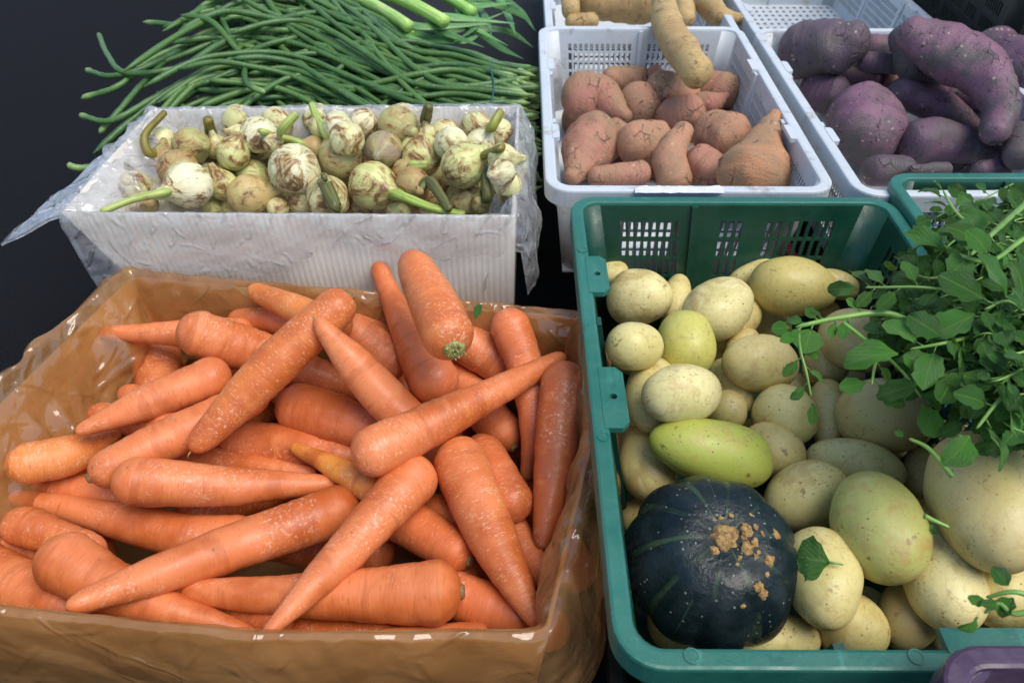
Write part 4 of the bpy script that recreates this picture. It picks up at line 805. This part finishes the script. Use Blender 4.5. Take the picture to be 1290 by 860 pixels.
for pts, lb in (([(124, 42, .31), (136, 70, .325), (160, 92, .33), (230, 85, .33), (330, 60, .335)], 'long bean whose pale tip stands up alone at the left end of the bundle'),
                ([(84, 208, .30), (112, 211, .29), (200, 195, .26), (300, 170, .24)], 'long bean tip poking out beside the onion carton flap'),
                ([(102, 124, .30), (150, 108, .315), (200, 70, .33), (300, 40, .34), (420, 60, .33)], 'long bean with the third pale tip from the top at the bundle left end'),
                ([(100, 145, .29), (140, 152, .30), (200, 120, .315), (290, 70, .33)], 'long bean with a pale tip near the back left corner of the white carton'),
                ([(108, 88, .31), (140, 96, .32), (190, 82, .33), (290, 30, .335)], 'long bean pointing left just under the upright tip'),
                ([(125, 168, .28), (150, 140, .30), (190, 95, .32), (250, 45, .335), (340, 20, .34)], 'long bean curving down behind the carton at the far left'),
                ([(334, 117, .335), (312, 106, .338), (309, 86, .34), (322, 62, .342), (380, 45, .34)], 'short curled bean with a brown withered tip on top of the bundle'),
                ([(180, 28, .355), (260, 32, .36), (330, 12, .36), (420, 30, .345), (520, 62, .33)], 'long bean curving across the top of the bundle at the left')):
    bean([P(*p) for p in pts], .0050, lb)
xb = -.058; yc, hd, hg = xs_(xb)
pts = [(xb+.004*math.sin(k), yc+hd*.98*math.cos(a), .170+(hg+.006)*1.0*max(0, math.sin(a))**.8) for k, a in enumerate(np.linspace(0, math.pi, 24))]+[(xb, yc-hd*.9, .168), (xb, yc+hd*.9, .168)]
V, Fc, RC = sweep(catmull(np.array(pts), np.linspace(0, 1, 60)), np.full(60, .0014), 8); tag(mobj('rubber_band', V, Fc, M_BAND, None, True, RC), 'thin dark teal band tied round the right end of the bean bundle', 'band')
# ------------------------------------------------------------------ leeks behind the beans
GLK = 'leeks behind the long beans'
def leekset(base, tip, r, leaves, label, pale=(1, 1, 1)):
    root = empty('leek', P(*base)); tag(root, label, 'leek', GLK)
    a, e = P(*base), P(*tip); n = 20; q = np.linspace(0, 1, n)[:, None]*(e-a)+a; q[:, 2] += .012*np.sin(np.linspace(0, 3.1, n))
    V, Fc, RC = sweep(q, r*np.linspace(1, .85, n), 16, .05, 20, r*900); s = mobj('stalk', V, Fc, M_LEEK, root, True, RC); s.color = (*pale, 1)
    for lf in leaves:
        pts = np.array([e-(e-a)*.15]+[P(*p) for p in lf]); q = catmull(pts, np.linspace(0, 1, 26)); wd = r*np.interp(np.linspace(0, 1, 26), [0, .12, .3, 1], [1.0, .95, .68, .6])*np.minimum(1, (1.02-np.linspace(0, 1, 26))*2.2)
        V, Fc, RC = sweep(q, wd, 14, 0, 1, 0, 0, .14, (0.1, -.5, .8)); o = mobj('leaf', V, Fc, M_LEEKL, root, True, RC); o.color = (*[random.uniform(.8, 1.5)]*3, 1)
LK = [((392, -8, .29), (462, 42, .31), .017, [[(500, 60, .30), (560, 70, .29)], [(480, 40, .31), (540, 62, .30)]], 'thick pale leek stalk at the left of the leek pile', (1.25, 1.15, 1.3)),
      ((418, -10, .30), (515, 34, .32), .014, [[(540, 34, .31), (640, 28, .30)], [(520, 50, .30), (590, 66, .28)]], 'green leek stalk with a long flat leaf reaching right', (.9, 1.1, .6)),
      ((452, -14, .30), (560, 28, .325), .015, [[(570, 22, .315), (650, 30, .30)], [(560, 40, .30), (610, 60, .29)]], 'bright yellow green leek stalk in the middle of the pile', (1., 1.2, .6)),
      ((505, -22, .30), (595, 16, .32), .013, [[(590, 30, .30), (640, 58, .28)], [(600, 8, .31), (650, 4, .30)]], 'leek with leaves fanning toward the white crate', (.8, 1.1, .5)),
      ((470, 40, .28), (520, 46, .285), .012, [[(580, 52, .285), (610, 40, .285)], [(570, 40, .29), (640, 14, .30)]], 'leek half covered by the long beans', (.8, 1., .5)),
      ((560, -20, .29), (590, 0, .30), .012, [[(610, 20, .29), (620, 48, .28)], [(640, 12, .29), (668, 28, .28)], [(600, 30, .30), (570, 55, .29)]], 'short leek with crossing dark leaves at the right of the pile', (.7, .9, .5)),
      ((600, -25, .28), (630, -5, .28), .012, [[(655, 14, .27), (675, 40, .26)], [(640, 20, .27), (650, 45, .26)]], 'leek with dark drooping leaves next to the back crate', (.6, .8, .4)),
      ((560, 30, .25), (600, 35, .25), .013, [[(640, 40, .24), (672, 60, .24)], [(630, 60, .24), (660, 75, .235)]], 'dark leek low between the beans and the white crate', (.5, .7, .35))]
for a in LK: leekset(*a[:5], a[5])
# ------------------------------------------------------------------ watercress
rw = random.Random(21)
def leafmesh(M, ln, wd, fold, curl, seed):
    """M(u, v, h): u along the midrib, v across, h out of the leaf; returns verts, faces, rc"""
    nu, nv = 9, 7; V = []; RC = []
    for i in range(nu):
        u = i/(nu-1); w = wd*(1.02*max(0, 1-abs((u-.56)/.50)**2.3)**.62) if 0 < i < nu-1 else wd*(.08 if i == 0 else .22)
        if i == nu-2: w = wd*.70
        if i == 1: w = wd*.34
        for j in range(nv):
            v = (j/(nv-1)-.5)*2; e = abs(v); wv = .10*math.sin(u*17+seed+v*2)*e
            V.append(M(u*ln, v*w*.5*(1+wv), fold*e*w+curl*ln*(u-.35)**2*-1+.045*ln*math.sin(u*9+v*3+seed)*e)); RC.append((u, v*w/wd, 0))
    return V, [(i*nv+j, (i+1)*nv+j, (i+1)*nv+j+1, i*nv+j+1) for i in range(nu-1) for j in range(nv-1)], RC
def frame(p, d, n):
    d = d/np.linalg.norm(d); n = n-d*(n@d); n /= np.linalg.norm(n); b = np.cross(n, d)
    return lambda u, v, h: p+d*u+b*v+n*h
def vec(x): return np.array(x, float)
bunch = empty('watercress_bunch', P(1250, 420, .36)); tag(bunch, 'leafy green watercress bunch spilling over the crate rim onto the potatoes', 'watercress')
mass = ([], [], []); nleaf = [0]
def put_leaf(par, p, d, n, ln, wd, own):
    ln *= .80; wd *= .74
    M = frame(p, d, n); V, Fc, RC = leafmesh(M, ln, wd, rw.uniform(.02, .28), rw.uniform(-.2, .7), rw.uniform(0, 6))
    if own and nleaf[0] < 98:
        o = mobj('leaf', V, Fc, M_LEAF, par, True, RC); o['_p'] = 1; g = rw.uniform(.8, 1.8); o.color = (g*rw.uniform(.9, 1.25), g, g*.9, 1); nleaf[0] += 1
    else:
        k = len(mass[0]); mass[0].extend(V); mass[1].extend([tuple(i+k for i in f) for f in Fc]); mass[2].extend(RC)
def child_origin(o, parent):  # sub-part meshes carry the part's own origin
    return o
def sprig(pts, r, leaves, own, parent=None, r2=None):
    q = catmull(np.array(pts), np.linspace(0, 1, 24)); rd = np.linspace(r, r2 or r*.55, 24); rd[-1] *= .3
    V, Fc, RC = sweep(q, rd, 9, .06, 60, rw.uniform(0, 9)); s = mobj('stem', V, Fc, M_CST, parent or bunch, True, RC); s.color = (*[rw.uniform(.8, 1.25)]*3, 1); s['_o'] = (parent or bunch)['_o']
    for (t, side, ln, wd, tw) in leaves:
        i = min(23, int(t*23)); p = q[i]; tg = q[min(23, i+1)]-q[max(0, i-1)]; tg /= np.linalg.norm(tg); up = vec((rw.uniform(-.4, .4), rw.uniform(-.9, 0), 1)); up /= np.linalg.norm(up)
        sd = np.cross(tg, up); d = tg*(.55 if side else 1.)+sd*side*.85+vec((0, 0, tw)); d /= np.linalg.norm(d)
        pet = .004+.2*ln; put_leaf(s, p+d*pet*.6, d, up+vec((rw.uniform(-.9, .9), rw.uniform(-.9, .5), 0)), ln, wd, own)
        if side: # petiole
            v2, f2, r2_ = sweep(np.array([p, p+d*pet*.35, p+d*pet*.75]), np.array([r*.4, r*.3, r*.25]), 6); k = len(mass[0]); mass[0].extend(v2); mass[1].extend([tuple(i+k for i in f) for f in f2]); mass[2].extend([(.5, .0, 0)]*len(v2))
def lv(n, a=.2, lo=.020, hi=.034, asp=.72): return [(a+(1-a)*k/max(1, n-1), (1 if k % 2 else -1) if k < n-1 else 0, rw.uniform(lo, hi)*(1.15 if k == n-1 else 1), rw.uniform(lo, hi)*asp, rw.uniform(-.2, .35)) for k in range(n)]
SP = [ # long sprig over the potatoes
 ([P(1180, 430, .40), P(1124, 396, .405), P(1060, 400, .40), P(1002, 412, .39)], .0036, [(.55, 1, .020, .014, .1), (.62, -1, .026, .016, .3), (.72, -1, .022, .012, .2), (.8, 1, .02, .012, .0), (.86, 1, .016, .012, .3), (.9, -1, .034, .034, .25), (.95, 1, .022, .015, -.3), (.97, -1, .02, .016, .5), (1, 0, .022, .018, .2)]),
 ([P(1062, 406, .398), P(1100, 436, .395), P(1135, 466, .39), P(1160, 500, .385)], .0020, [(.3, 1, .014, .012, .1), (.75, 1, .034, .024, -.1), (.95, -1, .030, .022, -.3), (1, 0, .036, .026, -.5)]),
 ([P(1006, 414, .39), P(1008, 440, .385), P(1016, 470, .375), P(1022, 500, .36)], .0017, [(.1, 1, .02, .014, -.2), (.25, -1, .022, .014, -.3), (.45, 1, .024, .014, -.4), (.6, -1, .022, .013, -.4), (.8, 1, .022, .013, -.4), (1, 0, .026, .014, -.4)]),
 ([P(1120, 440, .39), P(1104, 456, .39), P(1098, 485, .385)], .0018, [(.2, 1, .018, .014, .1), (.5, -1, .02, .014, 0), (.9, -1, .034, .018, 0), (.95, 1, .030, .020, .1)]),
 ([P(1240, 300, .45), P(1205, 268, .455), P(1188, 240, .45)], .0019, lv(6, .2, .022, .032)), ([P(1300, 250, .455), P(1255, 290, .46), P(1222, 322, .455)], .0034, lv(5, .3, .03, .045)),
 ([P(1290, 300, .46), P(1245, 330, .46), P(1200, 320, .45)], .0024, lv(5, .3, .034, .05)), ([P(1200, 600, .36), P(1170, 565, .37), P(1145, 552, .37)], .0024, [(1, 0, .010, .008, 0)]),
 ([P(1230, 370, .43), P(1160, 362, .43), P(1110, 362, .42), P(1090, 362, .415)], .0018, lv(7, .25, .026, .036, .6)), ([P(1240, 420, .43), P(1190, 432, .43), P(1146, 440, .42)], .0020, lv(5, .3, .036, .05)),
 ([P(1260, 500, .41), P(1215, 470, .42), P(1172, 478, .41)], .0020, lv(5, .3, .030, .04)), ([P(1300, 470, .42), P(1262, 500, .425), P(1230, 540, .41)], .0022, lv(6, .2, .030, .042)), ([P(1300, 400, .44), P(1270, 380, .455), P(1240, 390, .45)], .0022, lv(5, .3, .036, .052))]
for pts, r, l in SP: sprig(pts, r, l, True)
poly = [(1150, 310), (1172, 268), (1230, 262), (1290, 255), (1330, 300), (1340, 420), (1340, 540), (1285, 565), (1230, 540), (1190, 500), (1140, 455), (1095, 400), (1105, 355)]
def inpoly(x, y):
    c = False; n = len(poly)
    for i in range(n):
        (x1, y1), (x2, y2) = poly[i], poly[i-1]
        if (y1 > y) != (y2 > y) and x < (x2-x1)*(y-y1)/(y2-y1)+x1: c = not c
    return c
k = 0
while k < 240:
    x, y = rw.uniform(1110, 1340), rw.uniform(250, 575)
    if not inpoly(x, y): continue
    e = min(1, math.hypot((x-1270)/170, (y-420)/170)); z = .345+.10*(1-e*e)*rw.uniform(.3, 1)
    if y < 340: z = max(z, .40)
    b_ = P(x+rw.uniform(50, 130), y+rw.uniform(-60, 60), z-.03); m_ = P(x+rw.uniform(20, 50), y+rw.uniform(-30, 20), z+.015)
    sprig([b_, m_, P(x, y, z)], rw.uniform(.0008, .0019), lv(rw.randint(6, 9), .10, .013, .029, .78), k > 215); k += 1
o = mobj('foliage', mass[0], mass[1], M_LEAF, bunch, True, mass[2]); o['kind'] = 'stuff'; o.color = (1, 1, 1, 1)
# loose leaf on the potato and small sprigs near the rim
def onveg(x, y, items_):
    d = ray(x, y); d = d/np.linalg.norm(d); best = 9; pt = None
    for it in items_:
        vv = np.array([v.co for v in it['obj'].data.vertices])+np.array(it['obj']['_o']); w = vv-CAM; al = w@d; ok = np.linalg.norm(w-al[:, None]*d, axis=1) < .005
        if ok.any() and al[ok].min() < best: best = al[ok].min()
    return CAM+d*(best-.004) if best < 9 else P(x, y, .34)
a, e = onveg(1044, 708, potatoes), onveg(1004, 700, potatoes); V, Fc, RC = leafmesh(frame(a, e-a, (CAM-a)/np.linalg.norm(CAM-a)), np.linalg.norm(e-a)*1.02, .036, .1, .3, 1.)
lf = mobj('loose_leaf', V, Fc, M_LEAF, None, True, RC, a); lf.color = (1.1, 1.2, 1, 1); lf['_o'] = [float(x) for x in a]; tag(lf, 'single green watercress leaf lying on a pale potato beside the pumpkin', 'leaf')
pts = [a, onveg(1052, 709, potatoes), onveg(1062, 711, potatoes)]; V, Fc, RC = sweep(np.array(pts), np.array([.0012, .0010, .0008]), 8); s = mobj('leaf_stalk', V, Fc, M_CST, lf, True, RC); s.color = (1, 1, 1, 1)
for pts, lvs, lb in (([P(1300, 770, .375), P(1275, 772, .37), P(1258, 760, .37), P(1240, 772, .365)], [(.5, -1, .016, .011, .2), (.85, 1, .016, .010, .1), (1, 0, .020, .014, 0)], 'small watercress sprig lower of the two at the bottom right'), ([P(1305, 752, .375), P(1275, 745, .375), P(1242, 752, .365)], [(.4, -1, .020, .016, .1), (.5, 1, .018, .015, .1)], 'small watercress sprig above the other at the bottom right'),
                     ([P(1165, 650, .355), P(1178, 656, .352), P(1196, 664, .35)], [(0.3, 1, .012, .006, 0)], 'short green stalk piece lying between two potatoes')):
    r_ = empty('watercress_sprig', pts[0]); tag(r_, lb, 'sprig', 'loose watercress pieces'); sv = nleaf[0]; nleaf[0] = 0; sprig(pts, .0022, lvs, True, r_); nleaf[0] = sv
# small leaf fragment caught in the carrot carton and one on the onions' wall
a = P(598, 402, .275); V, Fc, RC = leafmesh(frame(a, P(607, 375, .285)-a, vec((0, -1, .4))), .022, .009, .2, .2, 2.); o = mobj('leaf_fragment', V, Fc, M_LEAF, None, True, RC, a); o.color = (.8, .9, .7, 1); tag(o, 'tiny green leaf fragment caught at the back wall of the carrot carton', 'leaf')

# ------------------------------------------------------------------ light, world, camera
w = bpy.data.worlds.new('World'); scn.world = w; w.use_nodes = True; nt = w.node_tree
SUN_EL, SUN_AZ = 64., 118.     # azimuth from +y towards +x
sky = nt.nodes.new('ShaderNodeTexSky'); sky.sky_type = 'NISHITA'; sky.sun_disc = False; sky.sun_elevation = R(SUN_EL); sky.sun_rotation = R(SUN_AZ)
bg = nt.nodes['Background']; bg.inputs['Strength'].default_value = .095; nt.links.new(sky.outputs[0], bg.inputs['Color'])
sl = bpy.data.lights.new('sun', 'SUN'); sl.energy = 1.5; sl.angle = R(42); sl.color = (1, .94, .85); so_ = bpy.data.objects.new('sun', sl); COL.objects.link(so_)
sd_ = Vector((math.sin(R(SUN_AZ))*math.cos(R(SUN_EL)), math.cos(R(SUN_AZ))*math.cos(R(SUN_EL)), math.sin(R(SUN_EL)))); so_.rotation_euler = sd_.to_track_quat('Z', 'Y').to_euler(); so_.location = (0, 2, 4)
cam = bpy.data.cameras.new('camera'); co = bpy.data.objects.new('camera', cam); COL.objects.link(co); co.location = CAM; co.rotation_euler = (R(90)-TH, 0, PS)
cam.sensor_width = 36; cam.lens = F/1290*36; cam.clip_start = .02; cam.clip_end = 200; cam.dof.use_dof = True; cam.dof.focus_distance = .76; cam.dof.aperture_fstop = 9.
scn.camera = co
scn.view_settings.view_transform = 'Standard'; scn.view_settings.look = 'None'; scn.view_settings.exposure = 1.06; scn.view_settings.gamma = 1
scn.cycles.transparent_max_bounces = 16; scn.cycles.max_bounces = 8; scn.cycles.use_denoising = True
for o in COL.objects:
    for k in ('_o', '_p'):
        if k in o: del o[k]
